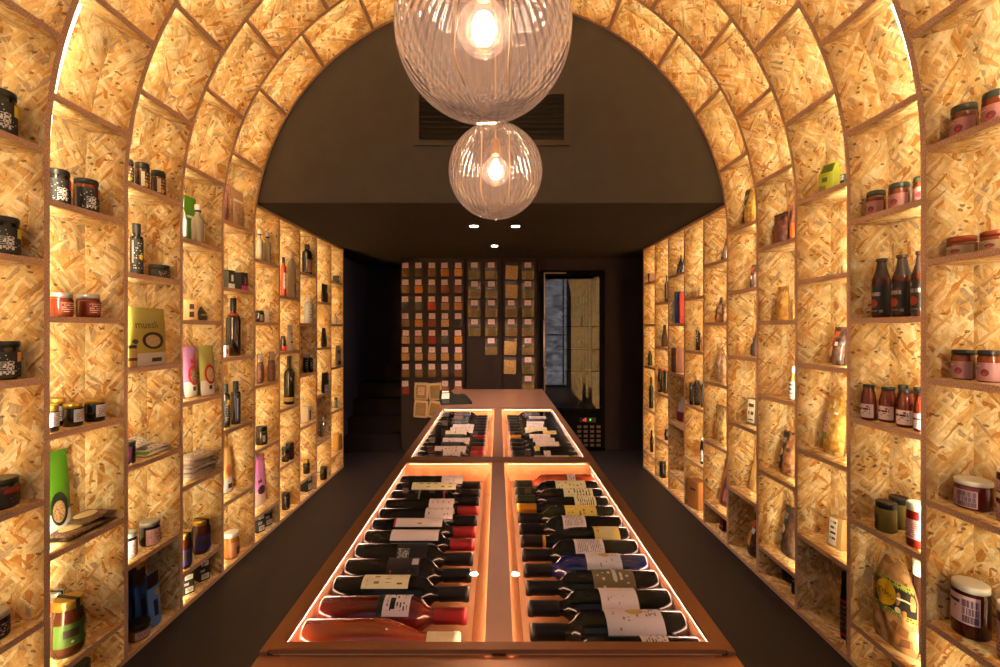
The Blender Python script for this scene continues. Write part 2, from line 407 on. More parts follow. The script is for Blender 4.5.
# ---------------------------------------------------------------- OSB shelving
H = ZS + R * PI / 2
def pin(u, rho):
    s, sd = (u, -1) if u <= H else (2 * H - u, 1)
    if s < ZS: return X0 + sd * (W + rho), s
    t = (s - ZS) / R
    return X0 + sd * (R + rho) * math.cos(t), ZS + (R + rho) * math.sin(t)
def ptan(u, e=1e-4):
    a, b = pin(u - e, 0), pin(u + e, 0); l = math.hypot(b[0] - a[0], b[1] - a[1])
    return (b[0] - a[0]) / l, (b[1] - a[1]) / l
def usamples(a, b):
    out = [a]
    for k in range(1, 61):
        u = ZS + (2 * H - 2 * ZS) * k / 60 if k < 60 else 2 * H - ZS
        if k == 1 and a < ZS < b: out.append(ZS)
        if a + 1e-4 < u < b - 1e-4: out.append(u)
    out.append(b)
    return out
def sweep(m, us, r0, r1, y0, y1, mats=(0, 0, 0, 0), ends=True):
    """faces: inner, y-, outer, y+"""
    for a, b in zip(us, us[1:]):
        P = {(u, r): pin(u, r) for u in (a, b) for r in (r0, r1)}
        def p(u, r, y): return (P[u, r][0], y, P[u, r][1])
        m.quad([p(a, r0, y0), p(b, r0, y0), p(b, r0, y1), p(a, r0, y1)], [(a, y0), (b, y0), (b, y1), (a, y1)], mats[0])
        m.quad([p(a, r1, y1), p(b, r1, y1), p(b, r1, y0), p(a, r1, y0)], [(a, y1), (b, y1), (b, y0), (a, y0)], mats[2])
        m.quad([p(a, r0, y0), p(a, r1, y0), p(b, r1, y0), p(b, r0, y0)], [(a, r0), (a, r1), (b, r1), (b, r0)], mats[1])
        m.quad([p(b, r0, y1), p(b, r1, y1), p(a, r1, y1), p(a, r0, y1)], [(b, r0), (b, r1), (a, r1), (a, r0)], mats[3])
    if ends:
        for u in (us[0], us[-1]):
            (xa, za), (xb, zb) = pin(u, r0), pin(u, r1)
            m.quad([(xa, y0, za), (xb, y0, zb), (xb, y1, zb), (xa, y1, za)], [(0, 0), (.1, 0), (.1, .03), (0, .03)], mats[0])
PROW = [.395, .816, 1.238, 1.65]; QROW = [.175, .61, 1.035, 1.452, 1.867]
PANG = [.6, 15.5, 30.4, 45.3, 60.2, 75.1]; QANG = [8.05, 22.95, 37.85, 52.75, 67.65, 82.55]
def arch_u(deg): return ZS + R * math.radians(deg)
def rows(c): return PROW if c % 2 else QROW
def board(u, y0, y1, name, parent, a=None):
    t = ptan(u); m = MB()
    (xa, za), (xb, zb) = pin(u, 0), pin(u, D)
    h = TH / 2; tx, tz = t[0] * h, t[1] * h
    q = [(xa - tx, za - tz), (xb - tx, zb - tz), (xb + tx, zb + tz), (xa + tx, za + tz)]
    u1 = [(y0, 0), (y0, D), (y1, D), (y1, 0)]
    P = lambda i, y: (q[i][0], y, q[i][1])
    m.quad([P(0, y0), P(1, y0), P(1, y1), P(0, y1)], u1); m.quad([P(3, y1), P(2, y1), P(2, y0), P(3, y0)], u1[::-1])
    m.quad([P(3, y0), P(0, y0), P(0, y1), P(3, y1)], [(0, y0), (TH, y0), (TH, y1), (0, y1)], 1)
    m.quad([P(1, y0), P(2, y0), P(2, y1), P(1, y1)]); m.quad([P(0, y0), P(3, y0), P(2, y0), P(1, y0)]); m.quad([P(0, y1), P(1, y1), P(2, y1), P(3, y1)])
    return m.build(name, [OSB, EDGE], parent)
def led(parent, segs, y):
    for a, b in segs:
        m = MB(); sweep(m, usamples(a, b), .0105, .016, y + .001, y + .0100, (1, 1, 0, 1), True); m.build('led_strip', [LED, LEDP], parent)
        m = MB(); sweep(m, usamples(a, b), D - .010, D - .001, y + .146, y + .158, (0, 1, 1, 1), True); m.build('led_strip', [LEDB, LEDP], parent)
def bay(c, label, dark=()):
    """c < 4: a whole arch from floor to floor; otherwise side is given"""
    y0, y1 = yk(c), yk(c + 1)
    t = thing('shelving_arch', label, 'shelving', (0, 0, 0), group='OSB shelving arches')
    m = MB(); sweep(m, usamples(0, 2 * H), 0, D, y0 - TH / 2, y0 + TH / 2, (1, 0, 0, 0)); m.build('rib', [OSB, EDGE], t)
    if c == 3:
        m = MB(); sweep(m, usamples(0, 2 * H), 0, D, y1 - TH / 2, y1 + TH / 2, (1, 0, 0, 0)); m.build('rib', [OSB, EDGE], t)
    m = MB(); sweep(m, usamples(0, 2 * H), D, D + .012, y0 - TH / 2, y1 + (TH / 2 if c == 3 else -TH / 2), (0, 0, 0, 0)); m.build('back_panel', OSB, t)
    ang = PANG if c % 2 else QANG
    half = [TH / 2] + list(rows(c)) + [arch_u(a) for a in ang]
    us = half + ([H] if c % 2 else []) + [2 * H - u for u in reversed(half)]
    for i, u in enumerate(us):
        board(u, y0 + TH / 2, y1 - TH / 2, 'base_board' if i in (0, len(us) - 1) else 'shelf', t)
    segs = []
    for i, (a, b) in enumerate(zip(us, us[1:])):
        key = ('L', i) if i < len(us) / 2 else ('R', len(us) - 2 - i)
        if key not in dark: segs.append((a + TH / 2 + .004, b - TH / 2 - .004))
    led(t, segs, y0 + TH / 2)
    return t
def side_bay(c, sd, label, dark=()):
    y0, y1 = yk(c), yk(c + 1); top = CEIL
    t = thing('shelving_bay', label, 'shelving', (0, 0, 0), group='straight OSB shelving bays')
    f = (lambda s: s) if sd == 'L' else (lambda s: 2 * H - s)
    sg = -1 if sd == 'L' else 1
    def bx(m, r0, r1, ya, yb, z0, z1, front=1):
        xa, xb = X0 + sg * (W + r0), X0 + sg * (W + r1)
        m.box(min(xa, xb), max(xa, xb), ya, yb, z0, z1, 0, {'x+' if sd == 'L' else 'x-': front})
    for k in ((c, c + 1) if c == 8 else (c,)):
        if k == 4: continue
        m = MB(); bx(m, 0, D, yk(k) - TH / 2, yk(k) + TH / 2, 0, top - TH); m.build('upright', [OSB, EDGE], t)
    m = MB(); bx(m, D, D + .012, y0 + (TH / 2 + .001 if c == 4 else -TH / 2), y1 + TH / 2 if c == 8 else y1 - TH / 2, 0, top - .002, 0); m.build('back_panel', OSB, t)
    m = MB(); bx(m, 0, D, y0 + (TH / 2 + .001 if c == 4 else -TH / 2), y1 + (TH / 2 if c == 8 else -TH / 2), top - TH, top - .002); m.build('top_board', [OSB, EDGE], t)
    zs = [TH / 2] + list(rows(c))
    for i, z in enumerate(zs):
        m = MB(); bx(m, 0, D, y0 + TH / 2, y1 - TH / 2, z - TH / 2, z + TH / 2); m.build('shelf' if i else 'base_board', [OSB, EDGE], t)
    zs.append(top - TH / 2)
    for i, (a, b) in enumerate(zip(zs, zs[1:])):
        if i in dark: continue
        xa, xb = X0 + sg * (W + .0105), X0 + sg * (W + .016); m = MB()
        m.box(min(xa, xb), max(xa, xb), y0 + TH / 2 + .001, y0 + TH / 2 + .0100, a + TH / 2 + .004, b - TH / 2 - .004, 1, {'x-' if sd == 'L' else 'x+': 0})
        m.build('led_strip', [LED, LEDP], t)
    return t
ARL = {-4: 'OSB shelving arch behind the viewer next to the shop window', -3: 'OSB shelving arch just behind the viewer', -2: 'OSB shelving arch beside the viewer, out of frame',
       -1: 'nearest OSB shelving arch in view, cut off by both picture edges', 0: 'second OSB shelving arch from the viewer, green pouch on its left side',
       1: 'third OSB shelving arch from the viewer, muesli pouch on its left side', 2: 'fourth OSB shelving arch, noodle bag and dark pasta bag on its right side', 3: 'fifth OSB shelving arch, last one, touching the dark bulkhead'}
for c in range(-4, 4):
    bay(c, ARL[c], {1: (('L', 0), ('R', 0)), 2: (('R', 0),), 3: (('R', 0),)}.get(c, ()))
ORD = ['first', 'second', 'third', 'fourth', 'last']
for c in range(4, 9):
    for sd in 'LR':
        side_bay(c, sd, '%s straight OSB shelving bay behind the arches, %s wall' % (ORD[c - 4], 'left' if sd == 'L' else 'right'),
                 {(6, 'L'): (3,), (7, 'L'): (1,), (4, 'R'): (0,), (6, 'R'): (2, 1)}.get((c, sd), ()))

# ---------------------------------------------------------------- counter
CTZ = .85
COP = M((176, 128, 100), .3, metal=.9, name='copper', noise=.1, nscale=14)
COPR = M((136, 92, 64), .36, metal=.75, name='copper_rail', noise=.12, nscale=20)
TRAY = M((206, 140, 92), .6, name='tray_wood', noise=.12, nscale=30)
BED = M((110, 72, 40), .7, name='tray_bed')
GLS = M_thin('counter_glass', (.98, .98, .98, 1), .0, .01, gl=.14)
TLEDC = M_emit('tray_led_centre', (255, 206, 170), 100.0)
TLED = M_emit('tray_led', (255, 206, 180), 66.0); TLEDR = M_emit('tray_led_rear', (255, 196, 150), 30.0)
ct = thing('display_counter', 'long copper display counter with wine bottles under glass lids', 'counter', (0, 2.5, 0))
def cpart(m, name, mats): 
    o = m.build(name, mats, ct); o.location = (0, -2.5, 0); return o
XO, XI, XCL, XCR = .42, .384, -.023, .028
YT = [(.8255, 2.009), (2.063, 3.33)]
m = MB(); m.box(-.405, .405, .72, 4.37, 0, .74); cpart(m, 'body', COPR)
m = MB(); m.box(-XO, XO, .70, .823, .80, CTZ - .006); m.box(-XO, XO, .70, .72, .74, .80); cpart(m, 'front_slab', COP)
m = MB(); m.box(-XO, XO, 3.352, 4.385, .80, CTZ); m.box(-XO, XO, 4.36, 4.385, .74, .80); cpart(m, 'rear_slab', COP)
m = MB(); m.box(XCL, XCR, .844, 3.33, CTZ - .006, CTZ + .002); m.box(XCL + .014, XCR - .014, .844, 3.33, CTZ - .04, CTZ - .006); cpart(m, 'centre_strip', COP)
for sd in (-1, 1):
    m = MB()
    a, b, c_ = sorted((sd * XI, sd * .403))[0], sorted((sd * XI, sd * .403))[1], None
    m.box(a, b, .823, 3.352, CTZ - .004, CTZ + .004)
    a, b = sorted((sd * .406, sd * XO)); m.box(a, b, .823, 3.352, CTZ - .05, CTZ)
    a, b = sorted((sd * .40, sd * .41)); m.box(a, b, .823, 3.352, CTZ - .05, CTZ - .006, 1)
    m.box(*sorted((sd * .395, sd * XO)), .72, 3.352, .74, CTZ - .05)
    cpart(m, 'side_rail', [COPR, DARK])
m = MB(); m.box(-XI, XI, .8235, .844, CTZ - .0035, CTZ + .004); cpart(m, 'front_rail', COPR)
m = MB(); m.box(-XI, XI, 1.974, 2.063, CTZ - .003, CTZ + .004); m.box(-XI, XI, 2.012, 2.060, CTZ - .09, CTZ - .003); cpart(m, 'cross_rail', COPR)
m = MB(); m.box(-XI, XI, 3.295, 3.352, CTZ - .003, CTZ + .004); m.box(-XI, XI, 3.333, 3.352, CTZ - .09, CTZ - .003); cpart(m, 'rear_rail', COPR)
for y0, y1 in YT:
    for sd in (-1, 1):
        xc = XCL + .013 if sd < 0 else XCR - .013; xo = sd * .397; xb = sd * .055
        m = MB(); zb = .764; zt = CTZ - .004
        m.quad([(xb, y0, zb), (xo, y0, zb), (xo, y1, zb), (xb, y1, zb)], mi=1)
        m.quad([(xo, y0, zb), (xo, y0, zt), (xo, y1, zt), (xo, y1, zb)])
        m.quad([(xc, y0, zt), (xb, y0, zb), (xb, y1, zb), (xc, y1, zt)])
        for y in (y0 - .001, y1 + .001): m.quad([(xc, y, zt), (xo, y, zt), (xo, y, zb), (xb, y, zb)])
        cpart(m, 'tray', [TRAY, BED])
        m = MB(); x0, x1 = sorted((xc, sd * XI)); m.box(x0, x1, y0, y1, CTZ - .002, CTZ + .001); cpart(m, 'glass_lid', GLS)
        m = MB()
        x0, x1 = sorted((sd * .3862, sd * .3892)); m.box(x0, x1, y0 + .01, y1 - .04, CTZ - .0076, CTZ - .0048)
        cpart(m, 'tray_light', TLED)
        m = MB(); x0, x1 = sorted((xc + sd * .0075, xc + sd * .0125)); m.box(x0, x1, y0 + .01, y1 - .02, CTZ - .012, CTZ - .0065); cpart(m, 'tray_light', TLEDC)
        m = MB(); m.box(*sorted((xc + sd * .03, sd * .375)), y1 - .029, y1 - .021, CTZ - .0052, CTZ - .0033); cpart(m, 'tray_light', TLEDR)

# card terminal
t = thing('card_terminal', 'black card payment terminal at the far end of the counter', 'card terminal', (-.325, 3.56, CTZ + .001), .15)
prof = [(-.11, 0), (-.118, .03), (-.112, .088), (-.105, .096), (-.045, .096), (-.03, .088), (-.005, .066), (.03, .060), (.065, .066), (.09, .055), (.125, .016), (.128, 0)]
fy_ = lambda z: -.065 + .75 * z
m = MB()
for (xa, za), (xb, zb) in zip(prof, prof[1:]):
    m.quad([(xa, fy_(za), za), (xb, fy_(zb), zb), (xb, .055, zb), (xa, .055, za)])
m.quad([(x, fy_(z), z) for x, z in prof]); m.quad([(x, .055, z) for x, z in reversed(prof)]); m.quad([(-.11, fy_(0), 0), (-.11, .055, 0), (.128, .055, 0), (.128, fy_(0), 0)])
b = m.build('body', M((24, 22, 19), .5, spec=.05, name='terminal_black'), t)
sq = lambda x, z, o=.0012: (x, fy_(z) - o, z)
m = MB(); m.quad([sq(-.102, .04), sq(-.045, .04), sq(-.042, .078), (-.098, fy_(.078) - .0012, .078)]); m.build('screen', M((206, 204, 190), .5), t)
m = MB(); m.quad([sq(-.098, .084), sq(-.046, .084), sq(-.048, .094), sq(-.096, .094)]); m.build('paper_slot', M((232, 228, 216), .6), t)
m = MB()
for i in range(3):
    for j in range(3):
        x = -.095 + j * .018; z = .010 + i * .009; m.quad([sq(x, z), sq(x + .012, z), sq(x + .012, z + .006), sq(x, z + .006)])
m.build('keypad', M((70, 70, 66), .5), t)
m = MB(); m.quad([sq(.0, .012), sq(.1, .012), sq(.085, .045), sq(.0, .045)]); m.build('side_panel', M((30, 28, 24), .6, spec=.05, name='terminal_side'), t)

# ---------------------------------------------------------------- pendants
GLOBE = M_thin('globe_glass', (.93, .90, .87, 1), .10, .04, (255, 214, 190), ripple=15, gl=1.1)
BULBG = M_thin('bulb_glass', (.98, .96, .94, 1), .028, .02, (255, 225, 205), gl=.9)
GLOW = M_emit('bulb_glow', (255, 226, 200), 170.0)
BRASS = M((150, 110, 60), .35, metal=.9); CORDM = M((205, 160, 90), .6)
def pendant(x, y, z, r, zc, label):
    t = thing('pendant_lamp', label, 'pendant lamp', (x, y, z), group='glass globe pendants')
    prof = [(0, -r)] + [(r * math.sin(a), -r * math.cos(a)) for a in [PI * i / 36 for i in range(1, 33)]]
    prof += [(r * .33, r * .955), (r * .16, r * 1.0), (r * .12, r * 1.03)]
    m = MB(); m.lathe(prof, 64); m.build('globe', GLOBE, t)
    bz = -.0 * r
    m = MB(); rb = .068; m.lathe([(0, bz - rb)] + [(rb * math.sin(PI * i / 20), bz - rb * math.cos(PI * i / 20)) for i in range(1, 17)] + [(rb * .45, bz + rb * 1.0), (.020, bz + rb * 1.25)], 32)
    b = m.build('bulb', BULBG, t)
    m = MB(); m.lathe([(0, bz - .035), (.017, bz - .029), (.027, bz - .010), (.029, bz + .012), (.020, bz + .034), (.0, bz + .042)], 20); m.build('filament', GLOW, b)
    m = MB(); m.lathe([(0, bz + rb * 1.2), (.022, bz + rb * 1.2), (.022, bz + rb * 1.2 + .07), (.012, bz + rb * 1.2 + .08), (0, bz + rb * 1.2 + .08)], 16); m.build('socket', BRASS, t)
    m = MB(); m.lathe([(0, r * .99), (r * .17, r * .99), (r * .17, r * 1.05), (.02, r * 1.10), (0, r * 1.10)], 20); m.build('cap', BRASS, t)
    m = MB(); m.tube([(0, 0, bz + rb * 1.2), (0, 0, zc - z - .03)], .004); m.build('cord', CORDM, t)
    for sx, ph in ((-.35, 0), (.36, 1)):
        m = MB(); m.tube([(sx * r * .8, -.3 * r, r * .75), (sx * r * .82, -.34 * r, .2 * r), (sx * r * .84, -.34 * r, -.1 * r), (sx * r * (.80 if ph else .88), -.36 * r, -.45 * r), (sx * r * .78, -.36 * r, -.62 * r), (sx * r * (.8 if ph else .55), -.32 * r, -.80 * r)], .0028, 6); m.build('hanging_wire', CORDM, t)
    m = MB(); m.lathe([(0, zc - z - .03), (.05, zc - z - .03), (.055, zc - z - .02), (.055, zc - z), (0, zc - z)], 24); m.build('canopy', BRASS, t)
pendant(-.036, 1.2, 2.188, .226, ZS + R + D - .002, 'larger looking glass globe pendant hanging nearest the viewer')
pendant(-.010, 2.26, 2.178, .226, ZS + R - .012, 'smaller looking glass globe pendant in front of the vent')

# ---------------------------------------------------------------- downlights
for i, (px, py) in enumerate(((474, 226), (515.5, 226), (494.5, 245.7))):
    y = F * (CEIL - CZ) / (VY - py); x = (px - VX) * y / F
    t = thing('ceiling_spotlight', ['recessed ceiling spotlight, left of the front two below the small globe', 'recessed ceiling spotlight, right of the front two below the small globe', 'recessed ceiling spotlight set back alone behind the other two'][i], 'spotlight', (x, y, CEIL), group='recessed ceiling spotlights')
    m = MB(); m.lathe([(.032, -.001), (.032, -.004), (.042, -.005), (.044, -.001)], 24); m.build('ring', M((60, 55, 52), .4), t)
    m = MB(); m.lathe([(0, -.003), (.032, -.003)], 24); m.build('lens', M_emit('spot_lens', (255, 226, 214), 90), t)
    l = bpy.data.lights.new('spot', 'SPOT'); l.energy = 78; l.color = lin((255, 222, 205))[:3]; l.spot_size = math.radians(105); l.spot_blend = .6; l.shadow_soft_size = .025
    lo = bpy.data.objects.new('spot_beam', l); COL.objects.link(lo); lo.location = (x, y, CEIL - .012)

# ---------------------------------------------------------------- air vent
vy = yb - .001
t = thing('wall_vent', 'black louvred air vent in the plaster bulkhead behind the globes', 'air vent', (0, vy, 2.6))
X_ = lambda px: (px - VX) * vy / F
Z_ = lambda py: CZ + (VY - py) * vy / F - 2.6
x0, x1, z1, z0 = X_(414), X_(569), Z_(89.5), Z_(146)
m = MB(); fw = .034
for a in ((x0, x1, -.014, 0, z0, z0 + fw), (x0, x1, -.014, 0, z1 - fw, z1), (x0, x0 + fw, -.014, 0, z0 + fw, z1 - fw), (x1 - fw, x1, -.014, 0, z0 + fw, z1 - fw)): m.box(*a)
m.build('vent_frame', M((48, 43, 41), .7, spec=0, name='vent_paint'), t)
m = MB(); m.box(x0 + fw, x1 - fw, -.002, 0, z0 + fw, z1 - fw); m.build('backing', M((6, 6, 6), .9), t)
m = MB(); nl = 9
for i in range(nl):
    z = z0 + fw + (z1 - z0 - 2 * fw) * (i + .5) / nl
    m.quad([(x0 + fw, -.012, z - .006), (x1 - fw, -.012, z - .006), (x1 - fw, -.003, z + .008), (x0 + fw, -.003, z + .008)])
    m.box(x0 + fw, x1 - fw, -.013, -.011, z - .008, z - .005)
m.build('louvres', M((24, 21, 20), .6, spec=0, name='louvre_paint'), t)

# ---------------------------------------------------------------- stairs
t = thing('staircase', 'black winding stairs rising in the dark corner at left', 'stairs', (-1.4, 5.4, 0))
STEP = M((28, 25, 26), .7, spec=0, name='step_paint')
for i in range(6):
    z = .185 * (i + 1); yl, yr = 5.30 + .19 * i, 5.45 + .16 * i
    xl = -1.755 if i < 4 else -1.45 + .12 * (i - 4)
    m = MB()
    P = [(xl + 1.4, yl - 5.4), (.28, yr - 5.4), (.28, .84), (xl + 1.4, .84)]
    zb = .185 * i
    m.quad([(*p, z) for p in P]); 
    for a, b in zip(P, P[1:] + P[:1]): m.quad([(*a, zb), (*b, zb), (*b, z), (*a, z)])
    m.quad([(xl + 1.4, yl - 5.415, z - .03), (.28, yr - 5.415, z - .03), (.28, yr - 5.415, z + .002), (xl + 1.4, yl - 5.415, z + .002)])
    m.quad([(xl + 1.4, yl - 5.415, z + .002), (.28, yr - 5.415, z + .002), (.28, yr - 5.4, z + .002), (xl + 1.4, yl - 5.4, z + .002)])
    m.build('step', STEP, t)

# ---------------------------------------------------------------- fridge
fy = 5.40; fx = lambda px: (px - VX) * fy / F; fz = lambda py: CZ + (VY - py) * fy / F
t = thing('glass_door_fridge', 'tall black drinks fridge with a glass door in the back wall', 'fridge', (fx(572), fy + .3, 0))
def fpart(m, name, mats, par=None):
    o = m.build(name, mats, par or t)
    if par is None: o.location = (-fx(572), -(fy + .3), 0)
    return o
x0, x1, zt = fx(540), fx(605), fz(270.5); gx0, gx1, gz0, gz1 = fx(545), fx(600), fz(409), fz(276)
FB = M((12, 11, 12), .55, spec=0, name='fridge_black'); STL = M((150, 150, 152), .35, metal=.85, name='brushed_lining')
m = MB(); th = .03
for a in ((x0, x0 + th, fy + .05, fy + .62, .03, zt), (x1 - th, x1, fy + .05, fy + .62, .03, zt), (x0 + th, x1 - th, fy + .05, fy + .62, zt - th, zt), (x0 + th, x1 - th, fy + .05, fy + .62, .03, .06), (x0 + th, x1 - th, fy + .6, fy + .62, .06, zt - th)): m.box(*a)
fpart(m, 'cabinet', FB)
m = MB()
m.box(x0 + th, x1 - th, fy + .58, fy + .6, gz0 - .05, zt - th, 0); m.box(x0 + th, x1 - th, fy + .06, fy + .58, gz0 - .06, gz0 - .04, 1)
m.box(x1 - th - .01, x1 - th, fy + .06, fy + .58, gz0 - .04, zt - th, 0); m.box(x0 + th, x0 + th + .01, fy + .06, fy + .58, gz0 - .04, zt - th, 0)
fpart(m, 'lining', [M((84, 82, 88), .5, name='fridge_lining'), M((70, 66, 64), .5)])
for py in (326.5, 350, 372):
    z = fz(py); m = MB()
    for i in range(16):
        x = gx0 - .02 + (gx1 - gx0 + .04) * i / 15; m.box(x - .002, x + .002, fy + .10, fy + .55, z - .002, z + .002)
    for y in (fy + .10, fy + .55): m.box(x0 + th + .01, x1 - th - .01, y - .004, y + .004, z - .006, z + .006)
    fpart(m, 'wire_shelf', M((50, 50, 52), .4, metal=.5))
m = MB()
for a in ((x0, gx0, fy, fy + .05, gz0 - .03, zt), (gx1, x1, fy, fy + .05, gz0 - .03, zt), (gx0, gx1, fy, fy + .05, gz1, zt), (gx0, gx1, fy, fy + .05, gz0 - .03, gz0)): m.box(*a, ch=.004)
dr = fpart(m, 'door', FB)
m = MB(); gT = Matrix.Translation(((gx0 + gx1) / 2, fy + .018, 0)) @ Matrix.Rotation(math.radians(-.96), 4, 'Z')
m.box(-(gx1 - gx0) / 2, (gx1 - gx0) / 2, -.003, .003, gz0, gz1, T=gT); fpart(m, 'door_glass', M_thin('fridge_glass', (.82, .84, .86, 1), .0, .01, gl=2.4), dr)
m = MB(); m.tube([(fx(544), fy - .035, fz(367)), (fx(544), fy - .035, fz(320))], .011, 12)
for py in (364, 323): m.tube([(fx(544), fy - .035, fz(py)), (fx(544), fy + .004, fz(py))], .006, 8)
fpart(m, 'handle', M((214, 190, 174), .35), dr)
m = MB(); m.box(gx0 - .012, gx0, fy - .006, fy, gz0, gz1 + .03); m.box(gx0 - .012, fx(566), fy - .006, fy, gz1 + .03, gz1 + .038); fpart(m, 'door_trim', M((170, 140, 110), .3, metal=.8), dr)
m = MB(); m.box(x0, x1, fy + .012, fy + .05, .03, gz0 - .032, ch=.004); cp = fpart(m, 'control_panel', FB)
m = MB()
for i in range(4):
    for j in range(5): m.cbox(fx(577.5 + i * 6.4), fx(581.5 + i * 6.4), fy + .008, fy + .013, fz(428.3 + j * 4.6), fz(425.7 + j * 4.6), .002)
fpart(m, 'vent_slots', M((74, 62, 54), .5), cp)
m = MB(); m.cbox(fx(580), fx(596), fy + .009, fy + .013, fz(422.5), fz(417.8), .001); fpart(m, 'display', M((24, 24, 26), .3), cp)
Y8 = fy + .0085
text_part('-1', 'display_digits', M_emit('red_led', (255, 30, 50), 6), lambda x, z: (fx(585) + x, Y8, fz(420) + z), .05, cp)
text_part('0', 'display_digits', M_emit('green_led', (40, 230, 90), 4), lambda x, z: (fx(590.5) + x, Y8, fz(420) + z), .035, cp)
# ================================================================ SHELF GOODS
GD[0] = .87
ZR = {'F': TH}
for i, z in enumerate(PROW): ZR['P%d' % i] = z + TH / 2
for i, z in enumerate(QROW): ZR['Q%d' % i] = z + TH / 2
ZR['P4'] = ZS + R * math.sin(math.radians(.6)) + TH / 2 + .001
WARN = []; DE = D - .013
def xs(sd, rho): return X0 + (-1 if sd == 'L' else 1) * (W + rho)
def celltop(c, row):
    zs = sorted([v - TH / 2 for v in rows(c)] + [ZR['P4'] - TH / 2 if c % 2 and c < 4 else 2.2])
    zs = [z for z in zs if z > ZR[row] + .05]
    return (zs[0] if zs else 2.4) - TH / 2 - .004
def ztop(py, y): return CZ + (VY - py) * y / F
def seat_cyl(sd, c, row, pl, pr, pt, rho):
    """round thing standing on a shelf: picture columns pl..pr, top row pt, depth rho of its axis -> x, y, z, r, h"""
    a1, a2 = math.atan((pl - VX) / F), math.atan((pr - VX) / F)
    for _ in range(3):
        X = xs(sd, rho); y = X / math.tan((a1 + a2) / 2); d = math.hypot(X, y); r = d * math.sin((a2 - a1) / 2)
        rho = min(max(rho, r + .004), DE - r - .002) if r < DE / 2 - .004 else DE / 2
    if y > yk(c + 1) - TH / 2 - r - .002:
        rho = r + .004; X = xs(sd, rho); y = X / math.tan((a1 + a2) / 2)
    lo, hi = yk(c) + TH / 2 + r + .012, yk(c + 1) - TH / 2 - r - .002
    if not lo <= y <= hi: WARN.append((sd, c, row, round(y - min(max(y, lo), hi), 3))); y = min(max(y, lo), hi)
    z = ZR[row]; h = ztop(pt, y + (r * .7 if pt > VY else -r * .7)) - z
    h = min(h, celltop(c, row) - z)
    return X, y, z + .0006, r, h
def seat_flat(sd, c, row, pl, pr, pt, rho, dep, asp=.72, lean=0):
    """flat fronted thing seen between picture columns pl..pr: looks for the width, turn towards the viewer and
    depth on the shelf that fit both the shelf opening and what is seen -> x, y, z, w, h, turn"""
    z = ZR[row]; pc = (pl + pr) / 2; sg = -1 if sd == 'L' else 1
    lo, hi = yk(c) + TH / 2 + .012, yk(c + 1) - TH / 2 - .003
    h = ztop(pt, F * xs(sd, rho + dep / 2) / (pc - VX) - .02) - z
    h = min(h, celltop(c, row) - z); best = None
    for ph in range(0, 61, 5):
        sn, cs = math.sin(math.radians(ph)), math.cos(math.radians(ph))
        for iw in range(13):
            w = h * asp * (.5 + .065 * iw) if asp > .3 else h * asp * (.5 + iw / 10)
            hx = w / 2 * sn + dep / 2 * cs; hy = w / 2 * cs + dep / 2 * sn
            bk = max(hx, h * math.tan(math.radians(-lean)) * cs + w / 2 * sn + .003)
            c0, c1 = hx + .003, DE - bk - .002
            if c1 < c0 or 2 * hy > hi - lo: continue
            want = min(max(rho + hx, c0), c1)
            for ce in sorted({c0, c1, want}):
                X = xs(sd, ce); y = F * X / (pc - VX)
                for _ in range(2):
                    y = min(max(y, lo + hy), hi - hy)
                    q = [VX + F * (X + sg * (-(a * cs) * 0 + dx)) / (y + dy) for dx, dy in ((s1 * w / 2 * sn + s2 * dep / 2 * cs, s1 * w / 2 * cs - s2 * dep / 2 * sn) for s1 in (-1, 1) for s2 in (-1, 1)) for a in (0,)]
                    e0, e1 = min(q), max(q); y *= 1 + ((e0 + e1) / 2 - pc) / ((e0 + e1) / 2 - VX)
                y = min(max(y, lo + hy), hi - hy)
                q = [VX + F * (X + sg * dx) / (y + dy) for dx, dy in ((s1 * w / 2 * sn + s2 * dep / 2 * cs, s1 * w / 2 * cs - s2 * dep / 2 * sn) for s1 in (-1, 1) for s2 in (-1, 1))]
                err = abs(min(q) - pl) + abs(max(q) - pr) + ph * .07 + abs(ce - want) * 60
                if best is None or err < best[0]: best = (err, X, y, w, ph)
    err, X, y, w, ph = best
    if err > 6: WARN.append((sd, c, row, 'flat', round(err, 1)))
    h = min(ztop(pt, y - .02), celltop(c, row)) - z
    return X, y, z + .0008 + dep / 2 * math.sin(math.radians(abs(lean))), w, h, ph * sg
def rz(sd, yaw=0): return (PI / 2 if sd == 'L' else -PI / 2) + math.radians(yaw)
def cylf(r, z0, z1, a0, a1, off=.0006):
    def f(u, v):
        a = math.radians(a0 + (a1 - a0) * u) - PI / 2
        return ((r + off) * math.cos(a), (r + off) * math.sin(a), z0 + (z1 - z0) * v)
    return f
def patch(name, mat, fn, parent, nu=10, nv=2, label=None):
    m = MB(); m.grid(fn, nu, nv); o = m.build(name, mat, parent)
    if label: o['label'] = label
    return o
def add_label(t, r, z0, z1, a0, a1, mat, subs=()):
    """wrap label on a cylinder; subs: (kind, u0, u1, v0, v1, mat, name)"""
    lb = patch('paper_label', mat, cylf(r, z0, z1, a0, a1), t, 14)
    for q in subs:
        kind, u0, u1, v0, v1, mt, nm = q[:7]
        f = cylf(r, z0 + (z1 - z0) * v0, z0 + (z1 - z0) * v1, a0 + (a1 - a0) * u0, a0 + (a1 - a0) * u1, .0011)
        if kind == 'r': patch(nm, mt, f, lb, 6)
        else:
            m = MB(); m.disc(lambda x, y: f((x + 1) / 2, (y + 1) / 2), 18, 2); m.build(nm, mt, lb)
    return lb
WHITE = M((232, 226, 214), .6); CREAM = M((226, 204, 160), .6); BLKP = M((24, 22, 22), .5); REDP = M((190, 36, 40), .5)
LIDB = M((22, 22, 20), .32); LIDG = M((206, 160, 60), .28, metal=.8); LIDS = M((190, 186, 178), .3, metal=.75); LIDW = M((228, 216, 190), .4)
